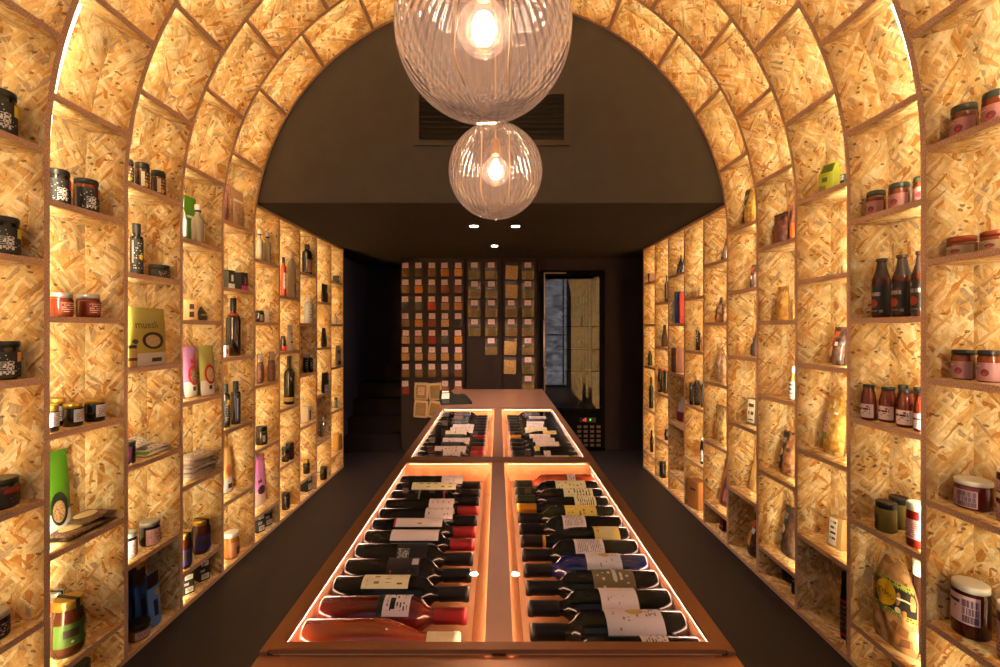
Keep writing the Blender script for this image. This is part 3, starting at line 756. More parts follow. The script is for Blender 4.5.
LIDC = M((150, 72, 44), .35, metal=.7); LIDD = M((44, 48, 38), .35)
def glassy(c, rough=.14): return M(c, rough, coat=.3, spec=.25, name='glassy_%d_%d_%d' % c)
JG = 'jars on the shelves'
def jar(sd, c, row, pl, pr, pt, rho, name, label, cat, body, lid, lh=.16, lr=.94, group=None, wrap=None, strap=None, shape=0, yaw=0):
    x, y, z, r, h = seat_cyl(sd, c, row, pl, pr, pt, rho)
    t = thing(name, label, cat, (x, y, z), rz(sd, yaw), group)
    zl = h * (1 - lh); nk = lr * .93
    m = MB()
    if shape == 0: prof = [(0, .0), (r * .9, 0), (r, h * .04), (r, zl * .86), (r * .97, zl * .93), (r * nk, zl * .99), (r * nk, zl + .002)]
    elif shape == 1: prof = [(0, .0), (r * .86, 0), (r * .97, h * .07), (r, h * .16), (r, zl * .74), (r * .95, zl * .86), (r * nk, zl * .97), (r * nk, zl + .002)]  # rounded
    else: prof = [(0, 0), (r * .98, 0), (r, .002), (r, zl - .001), (r * .97, zl)]
    m.lathe(prof, 24); m.build('glass_body' if shape != 2 else 'tin_body', body, t)
    lm = MB(); R2 = r * lr; e = min(.003, h * lh * .25)
    lm.lathe([(R2 * .93, zl - h * .012), (R2, zl), (R2, h - e), (R2 - e, h), (R2 * .8, h - e * .25), (0, h - e * .35)], 24); lo = lm.build('lid', lid, t)
    if wrap: add_label(t, r, h * wrap[0], zl * wrap[1], wrap[2], wrap[3], wrap[4], wrap[5] if len(wrap) > 5 else ())
    if strap:
        sm = MB(); q = R2 * .32
        sm.box(-q * .5, q * .5, -R2 * 1.01, R2 * 1.01, h - e * .2, h + .0012)
        sm.box(-q * .5, q * .5, -R2 * 1.03, -R2 * 1.005, zl - h * .1, h + .0012); sm.box(-q * .5, q * .5, R2 * 1.005, R2 * 1.03, zl - h * .1, h + .0012)
        sm.build('paper_seal', strap, t)
    return t, r, h
PROF = {  # (radius, height) fractions
 'wine': [(0, .0), (.9, 0), (1, .02), (1, .60), (.97, .645), (.82, .69), (.55, .725), (.40, .75), (.36, .78), (.345, .955), (.40, .96), (.40, .985), (.36, 1), (0, 1)],
 'burg': [(0, .0), (.9, 0), (1, .02), (1, .46), (.95, .53), (.8, .61), (.6, .68), (.44, .74), (.37, .79), (.345, .955), (.40, .96), (.40, .985), (.36, 1), (0, 1)],
 'beer': [(0, 0), (.92, 0), (1, .02), (1, .60), (.93, .66), (.72, .73), (.58, .80), (.50, .88), (.46, .93), (.46, .945), (.54, .95), (.54, .965), (0, .965)],
 'sauce': [(0, 0), (.9, 0), (1, .03), (1, .52), (.95, .64), (.83, .76), (.72, .85), (.68, .90), (.66, .93), (0, .93)],
 'oil': [(0, 0), (.95, 0), (1, .01), (1, .72), (.97, .745), (.6, .765), (.55, .78), (.52, .86), (.52, .9), (0, .9)],
 'clear': [(0, 0), (.92, 0), (1, .02), (1, .58), (.93, .64), (.66, .69), (.46, .73), (.42, .76), (.42, .9), (0, .9)],
 'gin': [(0, 0), (.95, 0), (1, .02), (1, .68), (.92, .76), (.5, .82), (.42, .84), (.42, .9), (0, .9)],
}
CAP = {'wine': (.42, .78, 1.003), 'burg': (.43, .79, 1.003), 'beer': (.60, .948, 1.0), 'sauce': (.76, .90, 1.0), 'oil': (.66, .80, 1.0), 'clear': (.5, .80, 1.0), 'gin': (.52, .85, 1.0)}
def bottle_mesh(t, kind, r, h, body, cap, n=20):
    m = MB(); m.lathe([(a * r, b * h) for a, b in PROF[kind]], n); m.build('glass_body', body, t)
    cr, c0, c1 = CAP[kind]; m = MB(); e = r * .06
    m.lathe([(cr * r * .96, c0 * h), (cr * r, c0 * h + e), (cr * r, c1 * h - e), (cr * r - e, c1 * h), (0, c1 * h)], n)
    m.build('foil' if kind in ('wine', 'burg') else 'cap', cap, t)
def bottle(sd, c, row, pl, pr, pt, rho, name, label, cat, kind, body, cap, wraps=(), group=None, yaw=0):
    x, y, z, r, h = seat_cyl(sd, c, row, pl, pr, pt, rho)
    t = thing(name, label, cat, (x, y, z), rz(sd, yaw), group)
    bottle_mesh(t, kind, r, h, body, cap)
    for w in wraps:
        if w[2] == -180: sleeve(t, kind, r, h, w[0], w[1], w[4])
        else: add_label(t, r, h * w[0], h * w[1], w[2], w[3], w[4], w[5] if len(w) > 5 else ())
    return t, r, h
def prad(kind, v):
    P = PROF[kind]
    for (a, b), (a2, b2) in zip(P, P[1:]):
        if b <= v <= b2 and b2 > b: return a + (a2 - a) * (v - b) / (b2 - b)
    return P[-2][0]
def sleeve(t, kind, r, h, v0, v1, mat, name='band'):
    cr, c0, c1 = CAP[kind]
    f = lambda v: max(prad(kind, v), cr if v > c0 else 0) * r + .0007
    m = MB(); m.lathe([(f(v0 + (v1 - v0) * i / 8), h * (v0 + (v1 - v0) * i / 8)) for i in range(9)], 20); return m.build(name, mat, t)
def box(sd, c, row, pl, pr, pt, rho, dep, name, label, cat, mat, subs=(), group=None, yaw=0, gable=0, lean=0, asp=.95):
    x, y, z, w, h, tn = seat_flat(sd, c, row, pl, pr, pt, rho, dep, asp, lean)
    t = thing(name, label, cat, (x, y, z), rz(sd, tn or yaw), group)
    T = Matrix.Rotation(math.radians(lean), 4, 'X') if lean else None
    m = MB(); hb = h * (1 - gable)
    m.cbox(-w / 2, w / 2, -dep / 2, dep / 2, 0, hb, .0012, T=T)
    if gable:
        m.quad([(-w / 2, -dep / 2, hb), (w / 2, -dep / 2, hb), (w / 2, 0, h), (-w / 2, 0, h)]); m.quad([(w / 2, dep / 2, hb), (-w / 2, dep / 2, hb), (-w / 2, 0, h), (w / 2, 0, h)])
        m.quad([(-w / 2, dep / 2, hb), (-w / 2, -dep / 2, hb), (-w / 2, 0, h)]); m.quad([(w / 2, -dep / 2, hb), (w / 2, dep / 2, hb), (w / 2, 0, h)])
    m.build('carton', mat, t)
    fm = MB(); fm.box(-w / 2 + .002, w / 2 - .002, dep / 2 * .2, dep / 2 * .24, hb - .0005, hb + .0008, T=T)
    if not gable: fm.build('flap', mat, t)
    for u0, u1, v0, v1, mt, nm in subs:
        yy = -dep / 2 - .0006
        if gable and v0 > 1 - gable:
            f = lambda u, v: (-w / 2 + w * (u0 + (u1 - u0) * u), -dep / 2 * (1 - (v0 + (v1 - v0) * v - 1 + gable) / gable) - .0012, h * (v0 + (v1 - v0) * v))
        else: f = lambda u, v: (-w / 2 + w * (u0 + (u1 - u0) * u), yy, h * (v0 + (v1 - v0) * v))
        g = (lambda u, v: T @ Vector(f(u, v))) if T else f
        patch(nm, mt, g, t, 1, 1)
    return t, w, h
def pouch_fns(w, h, dep, top=.12, lump=0, seed=0, waist=0, gather=0):
    rs = random.Random(seed); ph = [rs.uniform(0, 6) for _ in range(6)]
    def prof(v):
        if v > 1 - top: return 0.0
        q = v / (1 - top)
        return (min(1, (q + .06) / .16) ** .5 if q < .1 else 1) * (1 - max(0, (q - .35) / .65) ** 1.6)
    def thick(u, v):
        e = max(0, 1 - abs(u) ** 3.2)
        k = prof(v) * dep / 2 * e + .0016
        if lump: k += lump * prof(v) * e * (math.sin(u * 7 + ph[0] + v * 3) * math.sin(v * 11 + ph[1] + u * 2) + .6 * math.sin(u * 13 + ph[2]) * math.sin(v * 17 + ph[3]))
        return k
    def xx(u, v):
        ww = 1 - waist * math.sin(PI * min(1, v)) ** 2 * .5
        ww *= .90 + .10 * min(1, v / .10) ** .5 - .05 * max(0, v - .55) + .012 * math.sin(v * 9 + ph[5])
        if gather: ww *= 1 - gather * max(0, (v - .62) / .38) ** 1.2
        return u * w / 2 * ww * 1.06
    def front(u, v): return (xx(u, v), -thick(u, v), h * v + .0012 * math.sin(u * 9 + ph[4]) * (v > .9))
    def back(u, v): return (xx(u, v), thick(u, v), h * v + .0012 * math.sin(u * 9 + ph[4]) * (v > .9))
    return front, back
def pouch_build(t, w, h, dep, mat, subs=(), top=.12, lump=0, seed=0, waist=0, lean=0, gather=0, name='bag_body', n=14):
    fr, bk = pouch_fns(w, h, dep, top, lump, seed, waist, gather)
    T = Matrix.Rotation(math.radians(lean), 4, 'X')
    off = max(Vector(T @ Vector(fr(0, .3))).y * 0, 0)
    m = MB()
    m.grid(lambda u, v: T @ Vector(fr(u * 2 - 1, v)), n, n); m.grid(lambda u, v: T @ Vector(bk(u * 2 - 1, v)), n, n, flip=True)
    m.grid(lambda u, v: T @ Vector([a + (b - a) * v for a, b in zip(bk(u * 2 - 1, 0), fr(u * 2 - 1, 0))]), n, 1)
    mats = [mat]; m.build(name, mats, t)
    objs = {}
    for k, (kind, u0, u1, v0, v1, mt, nm) in enumerate(subs):
        lift = .0012 + .0007 * k
        def g(a, b):
            p = Vector(fr(a, b)); p.y -= lift; return T @ p
        mm = MB()
        if kind == 'r': mm.grid(lambda u, v: g(u0 + (u1 - u0) * u, v0 + (v1 - v0) * v), 8, 8)
        else: mm.disc(lambda x, y: g((u0 + u1) / 2 + (u1 - u0) / 2 * x, (v0 + v1) / 2 + (v1 - v0) / 2 * y), 20, 3)
        objs[nm] = mm.build(nm, mt, t)
    def surf(x, z, lift=.004):
        p = Vector(fr(2 * x / w, z / h)); p.y -= lift; return T @ p
    return surf, objs
def pouch(sd, c, row, pl, pr, pt, rho, dep, name, label, cat, mat, subs=(), group=None, yaw=0, asp=.72, **k):
    x, y, z, w, h, tn = seat_flat(sd, c, row, pl, pr, pt, rho, dep, asp, k.get('lean', 0))
    t = thing(name, label, cat, (x, y, z), rz(sd, tn), group)
    w *= .945; s, o = pouch_build(t, w, h, dep, mat, subs, **k)
    return t, w, h, s, o
def pr_(base, ink=(40, 34, 32), **k): return M_print(base, ink, **k)
# ---- paper
BL_Y = pr_((30, 28, 28), (200, 190, 180), rows=13, dens=.36, cols=9)
PINK = pr_((196, 132, 122), (120, 60, 60), rows=6, dens=.35, y0=.55, seed=2)
GREYL = pr_((150, 136, 104), (90, 78, 60), rows=8, dens=.45, seed=3)
WPR = pr_((226, 214, 206), (60, 40, 44), rows=8, dens=.5, seed=4)
WPR2 = pr_((222, 206, 200), (70, 60, 66), rows=14, dens=.6, cols=22, seed=5)
TEA = glassy((96, 38, 12)); HONEY = glassy((98, 34, 16)); DKJ = glassy((22, 16, 14)); REDJ = glassy((92, 18, 14)); BRJ = glassy((62, 26, 12)); OLV = glassy((104, 92, 40)); ORJ = glassy((170, 60, 16)); PURP = glassy((40, 16, 30))
BARC = pr_((206, 200, 190), (40, 38, 36), rows=7, dens=.52, cols=5, x0=0, x1=1, y0=0, y1=1, bold=.8)
def dark_jar(c, row, pl, pr, pt, col, label, rho=.075, body=None, **k):
    return jar('L', c, row, pl, pr, pt, rho, 'spread_jar', label, 'jar', body or DKJ, LIDB, .15, .97, None,
               (.06, .86, -80, 80, BL_Y, (('r', .66, .93, .6, .97, M(col, .5), 'colour_square'), ('r', .30, .58, .12, .62, BARC, 'white_pattern'))), shape=1, yaw=-16, **k)
# ============ LEFT WALL, first arch (cut by the picture edge)
dark_jar(-1, 'P4', -24, 18, 86, (222, 210, 40), 'black jar with yellow label square, topmost jar at the left picture edge')
dark_jar(-1, 'P3', -20, 21, 215, (222, 206, 30), 'black jar with yellow label square, below the topmost left-edge jar')
dark_jar(-1, 'P2', -20, 21, 341, (222, 160, 90), 'black jar with orange label square at the left picture edge')
jar('L', -1, 'P1', -30, 20, 475, .08, 'jam_jar', 'wide black jar with a red stripe at the left picture edge', 'jar', DKJ, LIDB, .2, .98, None, (.08, .9, -85, 85, BLKP, (('r', .45, .98, .7, .95, M((150, 40, 40), .5), 'stripe'), ('r', .5, .95, .12, .55, BL_Y, 'label_print'))), yaw=-15)
jar('L', -1, 'P0', -30, 10.5, 607, .08, 'jam_jar', 'dark jar with a pale silver lid at the left picture edge', 'jar', PURP, LIDS, .2, .98, None, (.08, .8, -85, 85, pr_((50, 26, 30), (190, 170, 160), rows=6)), yaw=-15)
# second arch
dark_jar(0, 'Q4', 44, 71, 168, (216, 40, 60), 'black jar with red label square beside the brown jar')
dark_jar(0, 'Q4', 73, 99.5, 178, (206, 90, 30), 'brown jar with orange label square and black lid', body=TEA)
for i, (a, b, q) in enumerate(((47, 74, 292.5), (75.5, 101, 294))):
    jar('L', 0, 'Q3', a, b, q, .07, 'honey_jar', ['reddish honey jar with silver lid, half behind the shelf upright', 'reddish honey jar with silver lid, standing clear of the upright'][i], 'jar', HONEY, LIDS, .2, .97, 'honey jars', (.12, .8, -40, 60, pr_((120, 44, 24), (220, 190, 170), rows=6, dens=.6, cols=9)), yaw=-15)
for i, (a, b, q, rh, s) in enumerate(((38, 59.5, 404.5, .045, 0), (62, 83.5, 402, .05, 1), (84, 105.5, 397.5, .05, 2), (44, 66, 397.5, .115, 3))):
    jar('L', 0, 'Q2', a, b, q, rh, 'tapenade_jar', ['gold lidded jar with red label edge, cut off by the upright', 'gold lidded dark jar with white label, second of the low row', 'gold lidded dark jar with white label, last of the low row', 'gold lidded jar half hidden at the back of the low row'][i], 'jar', DKJ, LIDG, .2, .98, 'gold lidded tapenade jars', (.2, .92, -28, 70, WPR, (('c', .35, .9, .2, .85, M((206, 168, 150), .6), 'label_ring'), ('r', .82, .98, .3, .5, REDP, 'label_spot')) if s else (('r', .7, 1, .1, .3, REDP, 'label_spot'),)), yaw=-15)
t, w, h, sf, ob = pouch('L', 0, 'Q1', 36, 75, 454, .10, .03, 'muesli_pouch', 'bright green stand-up pouch behind the flat grain packets', 'pouch', M((62, 104, 16), .4, coat=.2), (('r', -.98, .98, .0, .28, M((206, 196, 180), .5), 'clear_base'), ('c', -.5, .62, .12, .52, M((22, 30, 20), .4), 'bowl_picture'), ('c', -.4, .4, .16, .42, M_grain((150, 110, 70), (190, 150, 100), (120, 80, 50), 200), 'cereal_picture')), yaw=0, lean=-4)
GR = M_grain((74, 50, 42), (140, 104, 70), (30, 22, 22), 260)
def flat_pack(sd, c, row, pl, pr, zoff, rho, name, label, tilt=0, yaw=0, mat=GR, lb=CREAM, wid=.13, th=.012, group=None, subs=1, lblp=('c', -.7, .5, .25, .75)):
    X = xs(sd, rho); y1, y2 = sorted((F * X / (pl - VX), F * X / (pr - VX)))
    lo, hi = yk(c) + TH / 2 + .004, yk(c + 1) - TH / 2 - .004; y1, y2 = max(y1, lo), min(y2, hi)
    w = y2 - y1; t = thing(name, label, 'packet', (X, (y1 + y2) / 2, ZR[row] + zoff), rz(sd, yaw), group)
    t.rotation_euler = (math.radians(-90 + tilt), 0, rz(sd, yaw))
    # lies on its back: local z of the pouch points into the shelf
    fr = lambda u, v: (u * w / 2, -th * (max(0, 1 - abs(u) ** 4) * math.sin(PI * min(1, max(0, v))) ** .5) - .001, wid * (v - .5))
    bk = lambda u, v: (u * w / 2, 0, wid * (v - .5))
    m = MB(); m.grid(lambda u, v: fr(u * 2 - 1, v), 12, 10); m.grid(lambda u, v: bk(u * 2 - 1, v), 2, 2, flip=True); m.build('bag_body', mat, t)
    k, u0, u1, v0, v1 = lblp
    m = MB(); g = lambda a, b: (fr(a, b)[0], fr(a, b)[1] - .001, fr(a, b)[2])
    if k == 'c': m.disc(lambda x, y: g((u0 + u1) / 2 + (u1 - u0) / 2 * x, (v0 + v1) / 2 + (v1 - v0) / 2 * y), 20, 2)
    else: m.grid(lambda u, v: g(u0 + (u1 - u0) * u, v0 + (v1 - v0) * v), 6, 6)
    m.build('paper_label', lb, t)
    return t
for i, (a, b, zo, rh, l) in enumerate(((52, 112, .002, .082, 'flat packet of dark grains with oval label, lowest of the pile'), (54, 92, .019, .070, 'flat packet of dark grains with oval label, middle of the pile'), (70, 119, .036, .088, 'flat packet of dark grains with oval label, top of the pile'))):
    flat_pack('L', 0, 'Q1', a, b, zo, rh, 'grain_packet', l, tilt=0, group='flat grain packets', lb=pr_((214, 186, 130), (110, 86, 50), rows=5), wid=.125)
jar('L', 0, 'Q0', 48, 64.5, 589, .127, 'spread_jar', 'orange jar half hidden behind the green labelled jar', 'jar', ORJ, LIDS, .14, .95, None, (.1, .85, -60, 60, M((190, 84, 30), .5)), M((20, 18, 18), .5), shape=1)
jar('L', 0, 'Q0', 49, 86, 592, .062, 'spread_jar', 'big brown jar with green wrap label and gold lid', 'jar', BRJ, LIDG, .15, .9, None, (.2, .72, -88, 88, M((66, 94, 32), .5), (('c', .62, .98, .12, .88, M((196, 150, 110), .6), 'label_picture'), ('r', .2, .5, .4, .75, M((34, 26, 16), .5), 'label_panel'), ('c', .34, .40, .14, .26, WHITE, 'label_spot'))), M((22, 22, 16), .5), shape=1, yaw=-10)
jar('L', 0, 'F', 66, 91, 658, .07, 'jam_jar', 'black lidded jar peeking up at the bottom picture edge', 'jar', DKJ, LIDB, .3, 1.0, None, (.1, .8, -70, 70, pr_((196, 180, 150), (60, 40, 30))))
# third arch
for i, (a, b, q) in enumerate(((118, 134, 158), (134.5, 150, 162), (150.5, 166, 170))):
    jar('L', 1, 'P4', a, b, q, .05, 'relish_jar', ['black lidded relish jar half behind the upright, first of three', 'black lidded relish jar, middle of the three high up', 'black lidded relish jar, last of the three high up'][i], 'jar', BRJ, LIDB, .24, 1.0, 'high relish jars', (.05, .9, -60, 75, pr_((64, 44, 34), (190, 160, 130), rows=5), (('r', .1, .3, .1, .95, CREAM, 'label_panel'), ('c', .3, .5, .05, .35, M((200, 150, 20), .5), 'label_spot'))), yaw=-15)
bottle('L', 1, 'P3', 129.5, 143.5, 223, .07, 'olive_oil_bottle', 'black bottle with a small yellow fruit on its label', 'bottle', 'oil', M((16, 13, 12), .2, coat=.5), M((26, 23, 22), .4), ((.03, .70, -80, 80, pr_((22, 18, 17), (150, 140, 130), rows=14, dens=.42, cols=8), (('c', .44, .66, .40, .56, M((228, 186, 20), .5), 'label_fruit'), ('r', .04, .14, .3, .95, M((120, 112, 112), .4), 'label_edge'))),), yaw=-18)
jar('L', 1, 'P3', 148, 170, 264.5, .07, 'pate_tin', 'low round black tin beside the oil bottle', 'tin', M((26, 23, 20), .4), LIDB, .3, 1.0, None, (.1, .85, -70, 70, pr_((34, 30, 26), (170, 160, 140), rows=4, dens=.45)), shape=2)
t, w, h, sf, ob = pouch('L', 1, 'P2', 124, 170, 308, .104, .036, 'muesli_pouch', 'khaki muesli pouch with a bowl of oats on its front', 'pouch', M((168, 150, 66), .4, coat=.3), (('r', -.98, .98, .0, .22, M((214, 196, 176), .4, coat=.5), 'clear_base'), ('c', -.44, .72, .36 - .08, .58, M((44, 24, 18), .4), 'bowl_picture'), ('c', -.3, .5, .32, .53, M_grain((214, 180, 120), (190, 150, 90), (230, 204, 160), 260), 'cereal_picture'), ('c', -.86, -.62, .38, .46, M((48, 34, 24), .5), 'round_mark'), ('r', -.05, .5, .06, .13, M((60, 44, 36), .5), 'dark_print')), lean=-3, yaw=-3)
text_part('muesli', 'brand_lettering', M((70, 60, 30), .5), lambda x, z: sf(-.012 * 1 + x, h * .70 + z), .05, t)
jar('L', 1, 'P2', 121, 137.5, 345, .026, 'cream_jar', 'small jar of cream spread in front of the khaki muesli pouch', 'jar', glassy((196, 160, 96)), LIDB, .14, .98, None, (.3, .5, -80, 80, M((60, 44, 24), .5)))
jar('L', 1, 'P1', 115, 136, 440, .055, 'jam_jar', 'dark red jar half hidden by the upright, beside folded packets', 'jar', PURP, LIDB, .2, 1.0)
FP = pr_((206, 190, 170), (70, 56, 50), rows=9, dens=.5, cols=10, seed=9)
for i, (a, b, zo, rh, yw, l) in enumerate(((136, 167, .008, .075, 4, 'crumpled pale packet with green end, lying flat at the bottom'), (139, 171, .022, .085, -5, 'crumpled pale packet lying on top of the green ended one'), (125, 145, .063, .110, 6, 'pale packet with a red corner leaning at the back of that pile'))):
    flat_pack('L', 1, 'P1', a, b, zo, rh, 'snack_packet', l, tilt=(4, 0, 22)[i], yaw=yw, group='pale snack packets', mat=FP, lb=(M((86, 120, 40), .5), M((120, 110, 100), .5), REDP)[i], wid=.085, th=.015, lblp=('r', -.95, -.6, .1, .9) if i < 2 else ('r', -.4, .4, .8, .95))
for i, (a, b, q) in enumerate(((118, 137.5, 530), (138.8, 160.5, 518))):
    jar('L', 1, 'P0', a, b, q, .06, 'pate_jar', ['silver lidded jar with pink label, cut off by the upright', 'silver lidded jar with pink label, standing free on its shelf'][i], 'jar', DKJ, LIDS, .17, .99, 'pink labelled jars', (.05, .86, -62, 95, pr_((206, 156, 146), (110, 80, 80), rows=10, dens=.5, cols=12, seed=6)), shape=1, yaw=-12)
BLU = M((44, 78, 150), .35, coat=.4)
for i, (a, b, q, rh) in enumerate(((124, 142, 573, .115), (133, 152, 572, .07), (146, 164, 575, .02))):
    pouch('L', 1, 'F', a, b, q, rh, .03, 'chocolate_pouch', ['blue pouch with brown top, nearest the upright', 'blue pouch with brown top, in the middle of three', 'paler blue pouch with brown top, last of three'][i], 'pouch', BLU if i < 2 else M((92, 132, 190), .35, coat=.4), (('r', -.99, .99, .74, .99, M((44, 24, 14), .4), 'brown_top'), ('r', -.5, .1, .2, .5, M((30, 24, 40), .4), 'dark_print'), ('c', -.2, .7, .55, .7, M((170, 150, 110) if i == 2 else (70, 110, 170), .5), 'pale_print')), lean=-4, asp=.5, group='blue chocolate pouches')
jar('L', 1, 'F', 126, 151, 617, .05, 'cream_jar', 'small jar with a black lid in front of the blue pouches', 'jar', glassy((110, 70, 60)), LIDB, .36, 1.0, None, (.1, .9, -70, 70, pr_((186, 150, 140), (90, 60, 70), rows=4)))
# fourth arch
pouch('L', 2, 'Q4', 180, 202, 195.5, .12, .03, 'herb_pouch', 'green pouch standing behind two clear bottles', 'pouch', M((70, 130, 24), .4, coat=.3), (('r', -.9, .9, .55, .60, WHITE, 'white_line'), ('c', -.3, .4, .3, .5, M((26, 40, 20), .4), 'dark_print')), lean=-3)
CLR = M((196, 176, 140), .08, coat=.8, trans=.35); CAPW = M((214, 204, 192), .4)
bottle('L', 2, 'Q4', 175, 187, 198, .05, 'spirit_bottle', 'clear bottle with red and white label, half behind the upright', 'bottle', 'clear', CLR, CAPW, ((.08, .5, -60, 80, WHITE, (('r', .6, .9, .1, .45, REDP, 'red_print'),)),))
bottle('L', 2, 'Q4', 191, 204.5, 204, .05, 'spirit_bottle', 'clear bottle with white label and white cap, by the green pouch', 'bottle', 'clear', CLR, CAPW, ((.08, .52, 5, 80, WPR), (.80, .86, -180, 180, BLKP)))
box('L', 2, 'Q3', 183, 195, 300, .03, .05, 'kraft_box', 'small kraft box with two dark round pictures', 'box', M((196, 148, 96), .7), ((.3, .72, .55, .8, M((60, 44, 34), .5), 'round_picture'), (.3, .72, .15, .42, M((50, 40, 34), .5), 'round_picture')))
pouch('L', 2, 'Q3', 195.5, 211, 307, .05, .03, 'chocolate_sachet', 'small dark sachet slumped beside the kraft box', 'sachet', M((50, 36, 28), .3, coat=.5), (('r', -.8, .8, .3, .42, M((150, 130, 110), .4), 'label_line'),), gather=.9, lean=-10)
def mpouch(a, b, q, c1, lb, rh, sq):
    t, w, h, sf, ob = pouch('L', 2, 'Q2', a, b, q, rh, .045, 'muesli_pouch', lb, 'pouch', c1, (('r', -.98, .98, .0, .3, M((222, 206, 190), .35, coat=.5), 'clear_base'), ('c', -.7, .75, .22, .62, M((176, 30, 26), .4), 'bowl_picture'), ('c', -.5, .5, .27, .56, M_grain((220, 190, 130), (196, 156, 96), (236, 212, 170), 260) if sq else M_grain((90, 60, 50), (150, 120, 90), (190, 160, 120), 260), 'cereal_picture'), ('r', -.3, .1, .12, .2, M((50, 44, 30), .5), 'dark_print')) + ((('c', -.2, .3, .66, .75, REDP, 'red_spot'),) if not sq else ()), lean=-3, yaw=-5)
mpouch(180, 201, 347, M((172, 112, 152), .4, coat=.3), 'pale purple muesli pouch with a red bowl picture', .075, 0)
mpouch(199, 216, 346, M((160, 152, 78), .4, coat=.3), 'yellow green muesli pouch with a red bowl of oats', .012, 1)
for i in range(8):
    zz = .004 + i * .0145
    flat_pack('L', 2, 'Q1', 181 + (i % 3), 205 + i * .55, zz, .075 + .006 * (i % 3), 'herb_packet', ('bottom', 'second', 'third', 'fourth', 'fifth', 'sixth', 'seventh', 'top')[i] + ' pale herb packet counted up the bundle of eight', tilt=(i % 2) * 3 - 8 + 5, yaw=(i % 3 - 1) * 5, group='bundle of herb packets', mat=pr_((190, 168, 150), (80, 62, 56), rows=8, dens=.5, cols=9, seed=11), lb=M((96, 128, 40), .5), wid=.11, th=.011, lblp=('r', -.9, .2, .72, .95) if i == 7 else ('r', .7, .96, .2, .8))
for i, (a, b, q) in enumerate(((174, 192.5, 530), (191.5, 211, 516.5))):
    jar('L', 2, 'Q0', a, b, q, (.045, .06)[i], 'spread_jar', ['gold lidded jar with dark blue label, cut off by the upright', 'gold lidded jar with dark blue label and black seal, standing free'][i], 'jar', BRJ, LIDG, .14, .9, 'blue labelled jars', (.12, .66, -85, 85, M((44, 36, 96), .5), (('c', .66, .98, .05, .9, M((206, 160, 120), .6), 'label_picture'), ('r', .22, .5, .35, .75, M((40, 36, 26), .5), 'label_panel'))), M((24, 22, 18), .5), shape=1, yaw=-10)
BKB = M((30, 28, 24), .5); BW = pr_((206, 196, 176), (40, 36, 30), rows=4, dens=.6, cols=6)
for i, (a, b, q) in enumerate(((179, 193, 574), (194, 208.5, 560.5))):
    box('L', 2, 'F', a, b, q, .03, .07, 'tea_box', ['black tea box with pale label patches, half behind the upright', 'black tea box with pale label patches, beside the other one'][i], 'box', BKB, ((.15, .85, .72, .95, BW, 'label_panel'), (.1, .5, .45, .58, M((170, 150, 150), .5), 'label_panel'), (.2, .9, .08, .34, BW, 'label_panel')), group='black tea boxes of the near pair')
# fifth arch
pouch('L', 3, 'P4', 218, 230, 181, .02, .02, 'nut_pouch', 'dusky pink pouch half behind the upright near the bulkhead', 'pouch', M((150, 92, 84), .4, coat=.4), (('r', -.2, .9, .1, .35, M((110, 70, 70), .5), 'dark_print'),))
pouch('L', 3, 'P4', 229, 247.5, 190, .05, .035, 'nut_pouch', 'clear bag of pale sweets with a folded top', 'pouch', M((196, 150, 112), .15, coat=.9), (('r', -.9, .9, .68, .74, M((236, 220, 200), .2), 'seal_line'), ('r', -.75, .75, .1, .55, M_grain((190, 140, 110), (214, 170, 140), (160, 110, 80), 130), 'sweets'), ('r', .84, .97, .05, .8, M((240, 232, 224), .2), 'edge_fold')))
box('L', 3, 'P3', 222, 234, 270, .03, .05, 'soap_box', 'black box with a white base stripe', 'box', BKB, ((0, 1, 0, .27, WHITE, 'base_stripe'), (.45, .75, .4, .75, WHITE, 'logo')), group='black topped boxes')
box('L', 3, 'P3', 234.5, 246.5, 272.5, .03, .06, 'soap_box', 'black box with a magenta base stripe', 'box', BKB, ((0, 1, 0, .27, M((206, 60, 140), .5), 'base_stripe'), (.5, .72, .35, .75, M((200, 50, 130), .5), 'logo')), group='black topped boxes')
box('L', 3, 'P2', 221, 229, 346, .02, .03, 'gift_card_box', 'tiny white box beside the big dark wine bottle', 'box', WHITE, ((.2, .8, .3, .7, REDP, 'logo'),))
bottle('L', 3, 'P2', 225.5, 241, 298, .075, 'wine_bottle', 'big dark wine bottle with a tall cream label on the shelf', 'wine bottle', 'wine', M((26, 14, 10), .08, coat=.6), M((18, 18, 18), .4), ((.26, .55, 12, 90, CREAM), (.70, .74, -180, 180, M((120, 40, 36), .5))))
bottle('L', 3, 'P1', 220, 230, 383.5, .06, 'olive_oil_bottle', 'dark bottle with a yellow label, half behind the upright', 'bottle', 'oil', M((18, 15, 14), .15, coat=.6), BLKP, ((.1, .62, -70, 70, pr_((24, 22, 22), (160, 150, 140), rows=9), (('r', .3, .95, .8, 1, M((214, 160, 40), .5), 'label_panel'),)),), group='dark oil bottle pair')
bottle('L', 3, 'P1', 231, 240.5, 381, .05, 'olive_oil_bottle', 'dark bottle with an olive sprig on a navy label', 'bottle', 'oil', M((18, 16, 20), .15, coat=.6), BLKP, ((.06, .66, -70, 70, M((30, 30, 50), .5), (('c', .45, .85, .3, .62, M((70, 110, 40), .5), 'label_picture'), ('r', .15, .28, .1, .9, M((120, 130, 170), .4), 'label_edge'))),), group='dark oil bottle pair')
pouch('L', 3, 'P0', 220, 233.5, 449, .07, .035, 'cereal_pouch', 'tall pale pouch with an orange bowl, half behind the upright', 'pouch', M((206, 156, 90), .4, coat=.3), (('r', -.98, .98, 0, .34, M((196, 170, 160), .5), 'pale_base'), ('c', -.4, .9, .34, .62, M((200, 90, 20), .5), 'bowl_picture'), ('c', -.1, .75, .38, .56, M((130, 100, 70), .6), 'cereal_picture'), ('r', -.3, .5, .1, .2, BLKP, 'dark_print')), lean=-3)
